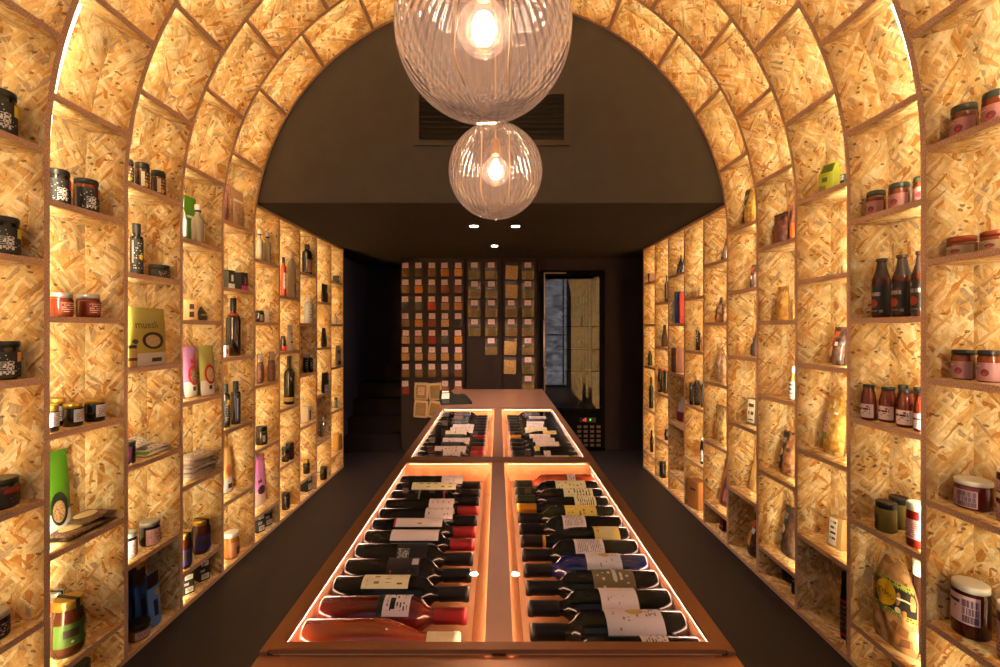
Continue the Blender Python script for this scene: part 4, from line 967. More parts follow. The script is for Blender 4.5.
jar('L', 3, 'F', 222.5, 239.5, 529.5, .055, 'cookie_jar', 'tall jar with white lid and brown label near the floor', 'jar', glassy((150, 92, 40)), LIDW, .17, .92, None, (.06, .78, -60, 85, M((196, 130, 96), .5), (('r', .35, .98, .12, .62, M((60, 44, 28), .5), 'label_picture'), ('r', .5, .9, .7, .85, M((200, 160, 130), .5), 'label_line'))), shape=1, yaw=-10)
# straight bays, left
for i, (a, b, q) in enumerate(((255.5, 263.5, 229), (263.8, 271, 232))):
    bottle('L', 4, 'Q4', a, b, q, .05, 'spirit_bottle', ['clear white capped bottle, taller of the pair under the low ceiling', 'clear white capped bottle, shorter of the pair under the low ceiling'][i], 'bottle', 'clear', CLR, CAPW, ((.08, .55, 10, 80, WPR), (.80, .86, -180, 180, BLKP)), group='white capped bottles')
jar('L', 4, 'Q3', 254, 264.5, 310.5, .05, 'sample_jar', 'small squat black jar beside a white carton', 'jar', DKJ, LIDB, .2, .9, None, (.1, .8, -50, 70, pr_((120, 110, 110), (30, 26, 26), rows=4)))
box('L', 4, 'Q3', 264.5, 269.5, 311.5, .03, .045, 'tea_box', 'small white carton beside the squat black jar', 'box', M((222, 204, 184), .6), ((.2, .8, .6, .7, REDP, 'label_line'), (.2, .8, .25, .35, REDP, 'label_line')))
NUT = M_grain((110, 66, 56), (150, 100, 84), (70, 40, 36), 190)
for i, (a, b, q) in enumerate(((254.5, 265.5, 354), (266, 277, 352))):
    pouch('L', 4, 'Q2', a, b, q, (.03, .06)[i], .04, 'nut_bag', ['clear bag of brown nuts, nearer the viewer of the two', 'clear bag of brown nuts, farther of the two'][i], 'bag', NUT, (('r', -.97, .97, .72, .99, M((214, 190, 160), .2, coat=.6), 'clear_top'), ('r', .86, .97, .1, .7, M((220, 200, 190), .2), 'edge_fold')), lump=.003, seed=i, asp=.75, group='clear bags of nuts')
jar('L', 4, 'Q1', 255.5, 267.5, 425.5, .05, 'jam_jar', 'small black jar alone on its shelf, red mark on label', 'jar', DKJ, LIDB, .24, .96, None, (.08, .85, -70, 80, BLKP, (('r', .6, .95, .3, .6, M((110, 30, 26), .5), 'red_print'), ('r', .12, .3, .2, .8, M((170, 160, 150), .5), 'label_panel'))))
pouch('L', 4, 'Q0', 253, 266.5, 457, .06, .035, 'cereal_pouch', 'tall pink pouch leaning by the upright', 'pouch', M((206, 120, 170), .4, coat=.3), (('r', -.98, .98, 0, .3, M((206, 170, 150), .5), 'pale_base'), ('c', -.6, .6, .22, .4, M((70, 30, 40), .5), 'bowl_picture'), ('r', -.5, .1, .46, .52, M((80, 30, 60), .5), 'dark_print')), lean=-3)
for i, (a, b, q) in enumerate(((254, 261.5, 511), (262, 270, 507.5))):
    box('L', 4, 'F', a, b, q, .03, .07, 'tea_box', ['black box with white patches near the floor, nearer of two', 'black box with white patches near the floor, farther of two'][i], 'box', BKB, ((.15, .85, .72, .95, BW, 'label_panel'), (.1, .6, .42, .58, M((140, 130, 150), .5), 'label_panel'), (.2, .9, .08, .34, BW, 'label_panel')), group='black boxes near the floor')
bottle('L', 5, 'P3', 280.5, 286.3, 257, .04, 'liqueur_bottle', 'red bottle with white label and black cap', 'bottle', 'gin', M((150, 40, 20), .1, coat=.6), BLKP, ((.2, .6, -60, 80, pr_((214, 196, 180), (90, 30, 26), rows=4)),))
bottle('L', 5, 'P3', 287.5, 296, 251.5, .06, 'spirit_bottle', 'clear bottle with a stopper beside the red bottle', 'bottle', 'gin', CLR, M((196, 176, 150), .4), ((.1, .3, -30, 70, M((120, 84, 60), .5)),))
jar('L', 5, 'P2', 280, 286, 336, .05, 'syrup_jar', 'small dark jar with a red base beside the white bag', 'jar', DKJ, LIDB, .2, .8, None, (.02, .4, -80, 80, REDP))
pouch('L', 5, 'P2', 286.5, 293.5, 325, .06, .03, 'coffee_bag', 'slim white bag with small dark print', 'bag', M((222, 202, 186), .5), (('r', -.5, .5, .3, .36, M((90, 50, 40), .5), 'dark_print'), ('c', -.2, .4, .6, .7, M((140, 60, 50), .5), 'logo')))
bottle('L', 5, 'P1', 283.8, 294.4, 356, .06, 'wine_bottle', 'slim dark wine bottle with a gold band near its base', 'wine bottle', 'wine', M((22, 20, 10), .08, coat=.6), M((22, 22, 20), .3), ((.06, .15, -180, 180, M((180, 140, 70), .5)), (.2, .62, 20, 60, pr_((40, 38, 30), (120, 116, 104), rows=16))))
for i, (a, b, q, rh) in enumerate(((281.5, 289.5, 446.5, .04), (285.5, 294, 442, .10))):
    jar('L', 5, 'P0', a, b, q, rh, 'jam_jar', ['small black lidded jar at the front of the overlapping pair', 'small black lidded jar at the back of the overlapping pair'][i], 'jar', DKJ, LIDB, .24, .96, 'overlapping small jars', (.1, .85, -70, 80, pr_((50, 26, 22), (150, 80, 70), rows=4)))
jar('L', 5, 'F', 281.5, 290, 491.5, .06, 'olive_jar', 'tall dark jar standing alone on the base board', 'jar', DKJ, LIDB, .2, .95, None, (.1, .85, -70, 80, BLKP, (('r', .6, .9, .1, .6, BARC, 'label_panel'),)))
bottle('L', 6, 'Q4', 302, 312, 244, .06, 'wine_bottle', 'black round shouldered bottle with a brown label under the ceiling', 'bottle', 'gin', M((16, 14, 13), .1, coat=.6), BLKP, ((.1, .5, -60, 80, M((150, 96, 66), .5)),))
bottle('L', 6, 'Q3', 303.8, 313.3, 297.5, .05, 'spirit_bottle', 'square shouldered clear bottle with grey print', 'bottle', 'gin', M((200, 190, 170), .1, coat=.7), CAPW, ((.08, .66, -70, 80, pr_((196, 190, 176), (80, 80, 84), rows=5)),))
for i, (a, b) in enumerate(((303, 307.6), (307.9, 313))):
    jar('L', 6, 'Q2', a, b, 354, .05, 'pepper_jar', ['small patterned black jar with pale lid, nearer of two', 'small patterned black jar with pale lid, farther of two'][i], 'jar', DKJ, LIDS, .18, .75, 'patterned pepper jars', (.1, .9, -80, 85, pr_((30, 28, 30), (196, 190, 186), rows=5, cols=8)))
box('L', 6, 'Q1', 303, 311, 407, .03, .07, 'tea_box', 'low white box with dark picture on its front', 'box', M((206, 180, 150), .6), ((.3, .75, .1, .75, M((60, 50, 60), .5), 'label_picture'),))
jar('L', 6, 'Q0', 303, 310, 458.5, .05, 'pepper_jar', 'small black pot with a gold lid above the black carton', 'jar', DKJ, LIDG, .25, .8)
box('L', 6, 'F', 303, 310.5, 476, .03, .07, 'tea_box', 'black box with white marks, farthest along the floor', 'box', BKB, ((.15, .85, .72, .95, BW, 'label_panel'), (.2, .9, .1, .5, BW, 'label_panel')))
pouch('L', 7, 'P3', 319.5, 329.5, 284, .05, .04, 'coffee_bag', 'dark patterned bag standing below the ceiling in the far bays', 'bag', M_grain((40, 30, 26), (80, 62, 50), (24, 20, 20), 90), (('r', -.9, -.4, .05, .9, BLKP, 'dark_band'), ('c', .1, .6, .5, .7, M((170, 150, 120), .5), 'label_spot')))
pouch('L', 7, 'P2', 319.5, 328, 328, .05, .04, 'coffee_bag', 'dark crumpled bag with pale highlights', 'bag', M_grain((36, 30, 30), (110, 92, 80), (24, 20, 20), 80), (('r', -.9, -.3, .05, .9, BLKP, 'dark_band'), ('c', .0, .5, .35, .6, M((190, 170, 150), .5), 'label_spot')), lump=.002, gather=.3)
pouch('L', 7, 'P1', 319.5, 331, 373, .05, .045, 'coffee_bag', 'dark bag with a white base and red spot', 'bag', M((38, 32, 30), .4, coat=.3), (('r', -.7, .4, .05, .4, pr_((206, 190, 176), (60, 50, 50), rows=4), 'label_panel'), ('c', .3, .7, .7, .95, M((170, 60, 40), .5), 'red_spot'), ('c', .3, .9, .2, .4, CREAM, 'label_spot')), lump=.002)
bottle('L', 7, 'P0', 320, 325.5, 417, .06, 'spirit_bottle', 'small clear bottle in the unlit shelf opening', 'bottle', 'clear', CLR, CAPW)
jar('L', 7, 'F', 320, 327, 466, .06, 'jam_jar', 'small black jar on the base board of the far bays', 'jar', DKJ, LIDB, .2, .98)
box('L', 8, 'Q4', 334, 338, 275.5, .03, .05, 'soap_box', 'tiny dark box high in the farthest left bay', 'box', BKB, ((.2, .8, .3, .7, CREAM, 'label_panel'),))
pouch('L', 8, 'Q3', 334, 339.5, 314, .05, .03, 'coffee_bag', 'tiny white bag in the farthest left bay', 'bag', M((206, 184, 166), .5), (('r', .1, .8, .2, .7, M((70, 50, 46), .5), 'dark_print'),), gather=.4)
pouch('L', 8, 'Q2', 334, 342.5, 346, .05, .03, 'coffee_bag', 'white bag with dark print in the farthest left bay', 'bag', M((196, 172, 164), .5), (('c', -.5, .3, .6, .8, M((60, 44, 44), .5), 'dark_print'), ('r', -.6, .4, .05, .25, M((60, 44, 50), .5), 'dark_print')), gather=.3)
jar('L', 8, 'Q1', 334, 337.5, 397.5, .05, 'sample_jar', 'small blue grey jar in the farthest left bay', 'jar', glassy((100, 120, 124)), LIDB, .2, .95)
box('L', 8, 'Q0', 334, 341, 434.5, .03, .06, 'tea_box', 'tan box with dark bars in the farthest left bay', 'box', M((186, 140, 66), .6), ((.25, .35, .1, .85, M((70, 60, 40), .5), 'dark_bar'), (.65, .9, .1, .85, M((60, 52, 36), .5), 'dark_bar')))
# ============ RIGHT WALL, first arch (cut by the picture edge)
def pink_jar(c, row, pl, pr, pt, rho, label, grp, lid=LIDD, body=TEA, lb=None, lh=.2, yaw=14):
    return jar('R', c, row, pl, pr, pt, rho, 'chutney_jar', label, 'jar', body, lid, lh, .98, grp,
               (.04, .74, -80, 80, lb or M((158, 104, 98), .6), (('r', .10, .42, .78, .83, M((204, 176, 166), .6), 'label_print'), ('r', .08, .3, .62, .66, M((130, 70, 70), .6), 'label_print'), ('c', .42, .66, .26, .66, M((96, 34, 44), .5), 'fruit_picture'), ('c', .48, .58, .3, .46, M((170, 50, 50), .5), 'fruit_picture'))), yaw=yaw)
pink_jar(-1, 'P4', 950, 979, 102.5, .075, 'pink labelled chutney jar with a dark lid, topmost at the right edge, fully in view', 'top right chutney jars')
pink_jar(-1, 'P4', 981, 1014, 88, .075, 'pink labelled chutney jar with a dark lid, topmost, cut by the right picture edge', 'top right chutney jars')
for i, (a, b, q) in enumerate(((946, 978, 235.5), (979, 1014, 229.5))):
    pink_jar(-1, 'P3', a, b, q, .075, ['squat copper lidded jar with khaki label, fully in view', 'squat copper lidded jar with khaki label, cut by the picture edge'][i], 'copper lidded jars', lid=LIDC, lb=M((140, 118, 88), .6), lh=.28)
for i, (a, b, q) in enumerate(((951, 976, 349.5), (976.5, 1004, 350))):
    pink_jar(-1, 'P2', a, b, q, .075, ['pink labelled jar with black lid at eye level, fully in view', 'pink labelled jar with black lid at eye level, cut by the picture edge'][i], 'eye level pink labelled jars', lid=LIDB, lb=M((152, 110, 112), .6), lh=.17)
WLB = pr_((196, 150, 146), (90, 50, 60), rows=9, dens=.55, cols=12, seed=21)
jar('R', -1, 'P1', 953.5, 994, 476, .085, 'preserve_jar', 'low white lidded jar of red preserve with a barcode label', 'jar', REDJ, LIDW, .16, 1.02, None, (.08, .8, -95, 45, WLB, (('r', .55, .97, .05, .95, pr_((160, 134, 140), (90, 70, 84), rows=3, dens=.6, cols=24, x0=0, x1=1, y0=0, y1=1, bold=.9), 'barcode'),)), yaw=12)
jar('R', -1, 'P1', 996, 1040, 492, .085, 'preserve_jar', 'white lidded red jar at the right edge carrying another jar', 'jar', REDJ, LIDW, .15, 1.0, None, (.08, .8, -95, 45, WLB), yaw=12)
jar('R', -1, 'P0', 950.5, 992, 577, .08, 'preserve_jar', 'big dark red jar with cream lid and white label, lowest at right', 'jar', glassy((54, 12, 10)), LIDW, .12, .98, None, (.28, .92, -70, 62, pr_((206, 168, 166), (80, 40, 56), rows=6, dens=.4, cols=8, y0=.4, seed=23), (('r', .6, .97, .06, .9, pr_((190, 160, 164), (90, 70, 90), rows=3, dens=.6, cols=26, x0=0, x1=1, y0=0, y1=1, bold=.9), 'barcode'), ('r', .22, .55, .68, .8, M((44, 30, 34), .5), 'label_print'), ('c', .0, .16, .45, .85, M((120, 40, 36), .5), 'fruit_picture'))), yaw=10)
jar('R', -1, 'P0', 996.5, 1040, 600, .08, 'preserve_jar', 'white lidded jar at the bottom right corner, mostly out of frame', 'jar', REDJ, LIDW, .14, 1.0, None, (.1, .8, -95, 45, WLB), yaw=12)
# jar stacked on the edge jar
X, y, z, r, h = seat_cyl('R', -1, 'P1', 996, 1040, 492, .085)
tj = thing('preserve_jar', 'red jar with white lid stacked on top of the edge jar', 'jar', (X, y, z + h + .001), rz('R', 12))
m = MB(); m.lathe([(0, 0), (r * .9, 0), (r, .005), (r, h * .66), (r * .92, h * .76)], 24); m.build('glass_body', REDJ, tj)
m = MB(); m.lathe([(r * .9, h * .74), (r * .97, h * .76), (r * .97, h * .88), (0, h * .89)], 24); m.build('lid', LIDW, tj); add_label(tj, r, h * .1, h * .5, -95, 45, WLB)
# second arch
for i, (a, b, q) in enumerate(((866, 886.5, 190), (888, 911, 182), (912.5, 937, 174.5))):
    pink_jar(0, 'Q4', a, b, q, .07, ['pink labelled jar, smallest looking of the high row of three', 'pink labelled jar, middle of the high row of three', 'pink labelled jar, half behind the upright in the high row'][i], 'high row of pink labelled jars', yaw=14)
for i, (a, b, q) in enumerate(((871.5, 892, 258), (891.5, 913.5, 254), (911.5, 935, 250))):
    t, r, h = bottle('R', 0, 'Q3', a, b, q, (.07, .055, .045)[i], 'beer_bottle', ['brown beer bottle with black label, farthest of three', 'brown beer bottle with black label, middle of three', 'brown beer bottle with black label, half behind the upright'][i], 'beer bottle', 'beer', glassy((74, 24, 10)), M((40, 26, 20), .4),
           ((.045, .56, -85, 85, M((24, 21, 21), .55), (('r', .18, .66, .62, .74, pr_((60, 54, 54), (150, 142, 140), rows=1, dens=.62, cols=9, x0=0, x1=1, y0=0, y1=1, bold=1, seed=i), 'brand_lettering'), ('c', .2, .56, .24, .52, M((150, 56, 36), .5), 'orange_disc'), ('c', .2, .34, .82, .94, M((130, 124, 122), .5), 'round_mark'), ('r', .62, .74, .08, .17, M((130, 124, 122), .5), 'label_print'), ('r', .26, .56, .12, .15, M((130, 124, 122), .5), 'label_print'))), (.66, .93, -180, 180, M((44, 30, 26), .5))), group='brown beer bottles', yaw=16)
SAU = glassy((92, 30, 14)); SLB = pr_((216, 190, 184), (60, 40, 44), rows=7, dens=.4, cols=8, seed=31)
for i, (a, b, q, rh) in enumerate(((861, 876.5, 384, .088), (878.5, 897.5, 386.5, .072), (896, 916.5, 389, .06), (914, 936, 391, .05), (896, 910, 384.5, .132), (911, 926, 386.5, .130))):
    bottle('R', 0, 'Q2', a, b, q, rh, 'sauce_bottle', ['red sauce bottle with white label, farthest of the front row', 'red sauce bottle with white label, second from the far end', 'red sauce bottle with white label, third from the far end', 'red sauce bottle with white label, half behind the upright', 'red sauce bottle of the back row, dark cap showing between two', 'red sauce bottle at the back, beside the upright'][i], 'bottle', 'sauce', SAU, LIDB,
           ((.08, .46, -75, 75, SLB, (('r', .1, .8, .56, .7, pr_((216, 190, 184), (40, 30, 30), rows=1, dens=.66, cols=10, x0=0, x1=1, y0=0, y1=1, bold=1, seed=2), 'brand_lettering'), ('c', .62, .76, .74, .9, REDP, 'red_spot'))),) if i < 4 else (), group='red sauce bottles', yaw=12)
for i, (a, b, q, rh) in enumerate(((874.5, 898, 499, .045), (888, 909, 494.5, .125))):
    jar('R', 0, 'Q1', a, b, q, rh, 'olive_jar', ['green olive spread jar with black lid, in front', 'green olive spread jar with black lid, half hidden behind the other'][i], 'jar', OLV, LIDB, .2, .97, 'green olive jars', (.1, .7, -80, -10, BLKP, (('c', .35, .7, .3, .6, CREAM, 'round_mark'),)), yaw=14)
    
jar('R', 0, 'Q1', 905.5, 931, 500, .05, 'preserve_jar', 'red jar with white lid and wrap label beside the olive jars', 'jar', REDJ, LIDW, .16, .98, None, (.2, .76, -90, 90, WLB), yaw=12)
KAZ = M_grain((176, 120, 66), (206, 156, 96), (130, 80, 40), 34, coat=.8)
t, w, h, sf, ob = pouch('R', 0, 'Q0', 870, 923, 562, .022, .06, 'rusk_bag', 'clear bag of bread rusks with a yellow oval on its dark band', 'bag', KAZ,
    (('r', -.99, .99, .42, .74, M((34, 30, 24), .4, coat=.4), 'label_band'), ('r', -.99, .99, .40, .45, pr_((150, 150, 60), (50, 64, 30), rows=2, dens=.5, cols=30, x0=0, x1=1, y0=0, y1=1, bold=.6), 'gingham_strip'), ('r', -.99, .99, .71, .77, pr_((150, 150, 60), (50, 64, 30), rows=2, dens=.5, cols=30, x0=0, x1=1, y0=0, y1=1, bold=.6), 'gingham_strip'), ('c', -.70, .34, .46, .74, M((222, 170, 30), .4), 'yellow_oval'), ('c', .3, .55, .44, .51, CREAM, 'white_oval'), ('r', .36, .85, .60, .62, CREAM, 'label_print')), lump=.006, seed=3, gather=.55, top=.08, n=26, asp=1.1)
text_part('AZYMO', 'brand_lettering', M((40, 30, 14), .5), lambda x, z: sf(-.19 * w / 2 + x, h * .60 + z - x * .10, .010), .026, t)
jar('R', 0, 'Q0', 912, 931, 557, .135, 'preserve_jar', 'jar with a pale lid standing behind the rusk bag', 'jar', glassy((60, 34, 24)), LIDW, .16, .98)
pouch('R', 0, 'F', 889, 908, 660, .05, .05, 'pasta_bag', 'dark bag tip just showing at the bottom picture edge', 'bag', M_grain((40, 36, 26), (70, 60, 40), (20, 20, 18), 60))
# third arch
t, w, h = box('R', 1, 'P4', 820, 841, 161.5, .03, .07, 'tea_box', 'lime green gable topped box high on the right', 'box', M((156, 160, 36), .5), ((.12, .88, .66, .95, M((60, 62, 20), .5), 'dark_print'), (.25, .6, .36, .5, M((50, 50, 20), .5), 'logo'), (.05, .5, .05, .25, M((110, 90, 40), .5), 'label_picture')), gable=.42, yaw=8)
box('R', 1, 'P4', 842, 853, 173, .04, .05, 'tea_box', 'black box with white print, half behind the upright beside the green one', 'box', BKB, ((.1, .9, .5, .9, BW, 'label_print'),))
jar('R', 1, 'P3', 841, 852, 264, .05, 'glass_jar', 'small clear glass jar half behind the upright', 'jar', M((196, 150, 96), .1, coat=.8, trans=.3), LIDS, .12, .8)
PASD = M_grain((70, 40, 36), (120, 84, 60), (40, 24, 24), 60, coat=.8)
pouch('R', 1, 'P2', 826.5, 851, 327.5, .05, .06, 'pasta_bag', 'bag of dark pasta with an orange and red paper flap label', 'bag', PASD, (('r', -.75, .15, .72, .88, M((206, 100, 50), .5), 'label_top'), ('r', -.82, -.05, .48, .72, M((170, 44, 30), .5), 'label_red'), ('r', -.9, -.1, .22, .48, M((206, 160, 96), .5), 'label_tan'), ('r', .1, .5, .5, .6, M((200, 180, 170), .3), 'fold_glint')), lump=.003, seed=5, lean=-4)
SPAG = M_grain((206, 150, 60), (226, 180, 90), (170, 116, 40), 50, coat=.9)
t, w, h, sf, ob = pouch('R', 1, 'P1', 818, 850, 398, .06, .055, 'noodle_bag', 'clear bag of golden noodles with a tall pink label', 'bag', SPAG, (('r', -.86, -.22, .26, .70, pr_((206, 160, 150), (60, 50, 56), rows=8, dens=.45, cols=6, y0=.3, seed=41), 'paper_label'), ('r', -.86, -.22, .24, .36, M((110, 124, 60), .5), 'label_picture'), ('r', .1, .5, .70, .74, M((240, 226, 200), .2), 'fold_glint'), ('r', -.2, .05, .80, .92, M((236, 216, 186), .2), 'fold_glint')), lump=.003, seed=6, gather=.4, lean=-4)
box('R', 1, 'P0', 829, 845, 519.5, .05, .035, 'tea_box', 'small white fronted box with black print low on the right', 'box', M((150, 110, 60), .6), ((.06, .66, .08, .94, pr_((206, 186, 160), (40, 36, 34), rows=5, dens=.6, cols=5, x0=.15, x1=.85), 'paper_label'),), yaw=10, lean=-5)
for i, (a, b, q) in enumerate(((840, 850, 571), (846, 858, 600))):
    bottle('R', 1, 'F', a, b, q, (.075, .05)[i], 'sauce_bottle', ['dark bottle with red bands in the dim bottom opening', 'shorter dark bottle with a red band before the taller one'][i], 'bottle', 'sauce', DKJ, BLKP, ((.1, .56, -80, 80, pr_((50, 30, 28), (130, 100, 90), rows=6)), (.56, .60, -90, 90, REDP), (.06, .1, -90, 90, REDP)), group='dark red banded bottles')
# fourth arch
FLW = M_grain((84, 34, 40), (150, 90, 60), (40, 20, 28), 46, coat=.8)
pouch('R', 2, 'Q4', 770, 793, 212.5, .06, .05, 'pasta_bag', 'bag of dark red and tan pasta flakes high on the right', 'bag', FLW, (('r', -.98, .98, .9, .99, M((70, 40, 44), .4), 'folded_top'),), lump=.004, seed=7, top=.06)
pouch('R', 2, 'Q4', 793.5, 800, 203, .05, .05, 'pasta_bag', 'bag of dark pasta mostly hidden behind the upright', 'bag', FLW, (('r', -.9, .2, .1, .5, M((196, 96, 40), .5), 'paper_label'),), lump=.003, seed=8, top=.06)
NEST = M_grain((206, 150, 60), (226, 176, 90), (170, 110, 36), 40, coat=.9)
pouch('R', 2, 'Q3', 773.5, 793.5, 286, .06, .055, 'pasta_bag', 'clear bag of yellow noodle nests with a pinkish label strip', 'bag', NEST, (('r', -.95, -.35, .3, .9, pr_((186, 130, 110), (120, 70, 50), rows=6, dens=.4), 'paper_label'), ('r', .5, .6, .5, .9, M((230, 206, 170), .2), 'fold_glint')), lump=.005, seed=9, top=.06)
pouch('R', 2, 'Q3', 794, 800.5, 300, .05, .05, 'pasta_bag', 'clear pasta bag mostly hidden behind the upright', 'bag', NEST, (('r', -.9, -.3, .2, .8, M((200, 160, 120), .4), 'paper_label'),), lump=.003, seed=10)
bottle('R', 2, 'Q2', 788.5, 801, 366, .05, 'vinegar_bottle', 'small pale bottle with a white label, half behind the upright', 'bottle', 'clear', M((186, 140, 90), .1, coat=.7, trans=.3), CAPW, ((.06, .56, -85, 60, pr_((214, 200, 180), (50, 46, 44), rows=4, dens=.6)),))
def band_bag(c, row, pl, pr, pt, rho, label, mat, dep=.055, u1=-.1, lean=-5, seed=0, oval=.5, asp=.72):
    return pouch('R', c, row, pl, pr, pt, rho, dep, 'pasta_bag', label, 'bag', mat, (('r', -.99, u1, .04, .97, M((28, 24, 24), .4, coat=.3), 'black_band'), ('c', -.92, u1 - .08, oval - .09, oval + .09, CREAM, 'round_mark'), ('c', -.85, u1 - .2, oval - .24, oval - .15, CREAM, 'round_mark'), ('r', -.9, u1 - .12, .72, .84, M((150, 140, 128), .5), 'label_print')), lump=.004, seed=seed, lean=lean, gather=.12, asp=asp, group='pasta bags with a black side band')
PB1 = M_grain((150, 96, 56), (186, 130, 84), (90, 52, 34), 50, coat=.8); PB2 = M_grain((66, 42, 32), (110, 74, 50), (36, 24, 20), 60, coat=.8); PB3 = M_grain((196, 140, 56), (214, 166, 80), (150, 96, 30), 60, coat=.8)
band_bag(2, 'Q1', 775, 800, 433, .06, 'black banded bag of reddish pasta with a black closing clip', PB1, seed=11)
band_bag(2, 'Q0', 777, 801, 509, .06, 'black banded bag of dark pasta, lowest of the black banded bags', PB2, seed=12)
for i, (a, b, q) in enumerate(((785, 792, 562), (791, 800, 564))):
    pouch('R', 2, 'F', a, b, q, .05 + .03 * (1 - i), .03, 'coffee_bag', ['black packet by the floor, seen in full', 'black packet by the floor, half behind the upright'][i], 'bag', M((26, 22, 22), .3, coat=.4), (('r', -.8, .6, .5, .56, M((170, 160, 150), .5), 'label_print'), ('c', -.8, -.2, .7, .85, M((190, 160, 100), .5), 'logo')), lean=-6, group='black packets by the floor')
# fifth arch
band_bag(3, 'P4', 739, 760, 187, .05, 'black banded bag of golden pasta, highest of the black banded bags', PB3, seed=13, lean=-3)
pouch('R', 3, 'P3', 749.5, 760, 264.5, .05, .05, 'pasta_bag', 'dark pasta bag with red and white label, half behind the upright', 'bag', PB2, (('r', -.9, -.1, .66, .9, M((190, 80, 50), .5), 'paper_label'), ('r', -.6, .2, .4, .55, CREAM, 'paper_label')), lump=.004, seed=14, gather=.3)
pouch('R', 3, 'P2', 748, 761, 329, .05, .045, 'coffee_bag', 'slanted dark purple bag with a cream round mark', 'bag', M((52, 36, 40), .35, coat=.4), (('c', -.6, .1, .42, .58, CREAM, 'round_mark'), ('r', -.5, .0, .2, .25, M((170, 150, 140), .5), 'label_print')), gather=.9, lean=-6)
box('R', 3, 'P1', 749, 760, 399.5, .05, .04, 'tea_box', 'small white labelled box with dark print by the upright', 'box', M((80, 60, 44), .6), ((.04, .70, .08, .96, pr_((206, 190, 160), (50, 44, 36), rows=3, dens=.6, cols=4, x0=.15, x1=.85), 'paper_label'),), lean=-4)
pouch('R', 3, 'P0', 746, 760.5, 455, .08, .03, 'pasta_bag', 'tall tan paper packet leaning in its opening', 'packet', M((196, 146, 76), .6), (('r', -.8, .3, .3, .6, pr_((214, 170, 100), (150, 104, 50), rows=5), 'paper_label'),), gather=.7, lean=-10)
pouch('R', 3, 'F', 744, 762, 515, .05, .06, 'pasta_bag', 'dark bag with orange, white and tan label near the floor', 'bag', PB2, (('r', -.6, .3, .62, .82, M((196, 84, 50), .5), 'label_red'), ('r', -.2, .5, .52, .64, WHITE, 'label_white'), ('r', -.6, .2, .22, .54, M((206, 140, 70), .5), 'label_tan')), lump=.003, seed=15, lean=-8, gather=.4)
# straight bays, right
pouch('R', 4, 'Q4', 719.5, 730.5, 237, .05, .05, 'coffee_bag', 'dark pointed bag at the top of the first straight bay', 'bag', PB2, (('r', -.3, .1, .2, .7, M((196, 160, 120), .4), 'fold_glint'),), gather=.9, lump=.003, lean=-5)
band_bag(4, 'Q3', 713.5, 722, 297.5, .07, 'slim black banded bag, farther of the pair in the straight bay', PB1, u1=-.1, seed=16, asp=.4)
band_bag(4, 'Q3', 722.5, 731, 297, .05, 'slim black banded bag, nearer of the pair in the straight bay', PB1, u1=-.1, seed=17, asp=.4)
CLP = M_grain((196, 150, 110), (220, 180, 140), (160, 110, 70), 60, coat=1.0)
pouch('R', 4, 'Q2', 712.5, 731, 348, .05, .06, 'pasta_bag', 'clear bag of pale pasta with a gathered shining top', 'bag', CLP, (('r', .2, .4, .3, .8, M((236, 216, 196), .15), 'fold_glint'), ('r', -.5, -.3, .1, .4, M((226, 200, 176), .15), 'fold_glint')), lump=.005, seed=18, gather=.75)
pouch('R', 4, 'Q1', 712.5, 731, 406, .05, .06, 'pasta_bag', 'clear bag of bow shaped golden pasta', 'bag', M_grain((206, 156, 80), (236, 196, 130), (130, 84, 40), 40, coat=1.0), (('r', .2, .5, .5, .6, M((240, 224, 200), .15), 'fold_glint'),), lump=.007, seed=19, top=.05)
pouch('R', 4, 'Q0', 716.5, 731, 462, .06, .04, 'gift_pouch', 'leaning orange brown packet with a dark purple panel', 'packet', M((150, 86, 40), .5), (('r', -.1, .98, .05, .75, M((44, 24, 40), .4), 'dark_panel'), ('c', .1, .9, .1, .4, M((110, 60, 60), .5), 'label_picture'), ('r', .4, .95, .5, .6, M((180, 40, 60), .5), 'red_print')), lean=-9)
box('R', 4, 'F', 719, 731, 519, .05, .06, 'gift_box', 'dark red box by the floor in the dim opening', 'box', M((96, 36, 26), .5), ((0, 1, .3, .38, M((190, 130, 100), .5), 'stripe'),), lean=-5)
for i, (a, b) in enumerate(((691.5, 697), (697.5, 705))):
    jar('R', 5, 'P3', a, b, (290, 287.5)[i], .06, 'glass_jar', ['tiny clear glass jar, smaller of the two', 'tiny clear glass jar with shining lid, larger of the two'][i], 'jar', M((206, 160, 100), .1, coat=.8, trans=.3), LIDS, .16, .9, 'tiny clear jars')
bottle('R', 5, 'P2', 696, 700.5, 327, .07, 'vinegar_bottle', 'slim dark bottle with white spots on its label', 'bottle', 'oil', DKJ, M((150, 120, 90), .4), ((.25, .85, -80, 80, pr_((30, 26, 26), (200, 190, 180), rows=5, cols=3, bold=.6)),))
jar('R', 5, 'P2', 701, 706, 334, .05, 'glass_jar', 'small brownish jar beside the slim dark bottle', 'jar', glassy((120, 76, 50)), LIDS, .14, .9)
for i, (a, b, q) in enumerate(((689.5, 693.5, 378), (694, 700, 375.5), (700.5, 706, 379))):
    bottle('R', 5, 'P1', a, b, q, .055, 'liqueur_bottle', ['black bottle with clear neck, farthest of three', 'black bottle with clear neck, tallest, in the middle', 'black bottle with clear neck, half behind the upright'][i], 'bottle', 'gin', M((24, 22, 20), .2, coat=.5), M((206, 180, 150), .3), ((.1, .6, -80, 80, pr_((22, 20, 20), (120, 110, 100), rows=4)),), group='black bottles with clear necks')
bottle('R', 5, 'P0', 700, 706, 437, .05, 'vinegar_bottle', 'small dark bottle with white print by the upright', 'bottle', 'sauce', DKJ, CAPW, ((.1, .5, -80, 80, pr_((180, 160, 150), (40, 34, 34), rows=4)),))
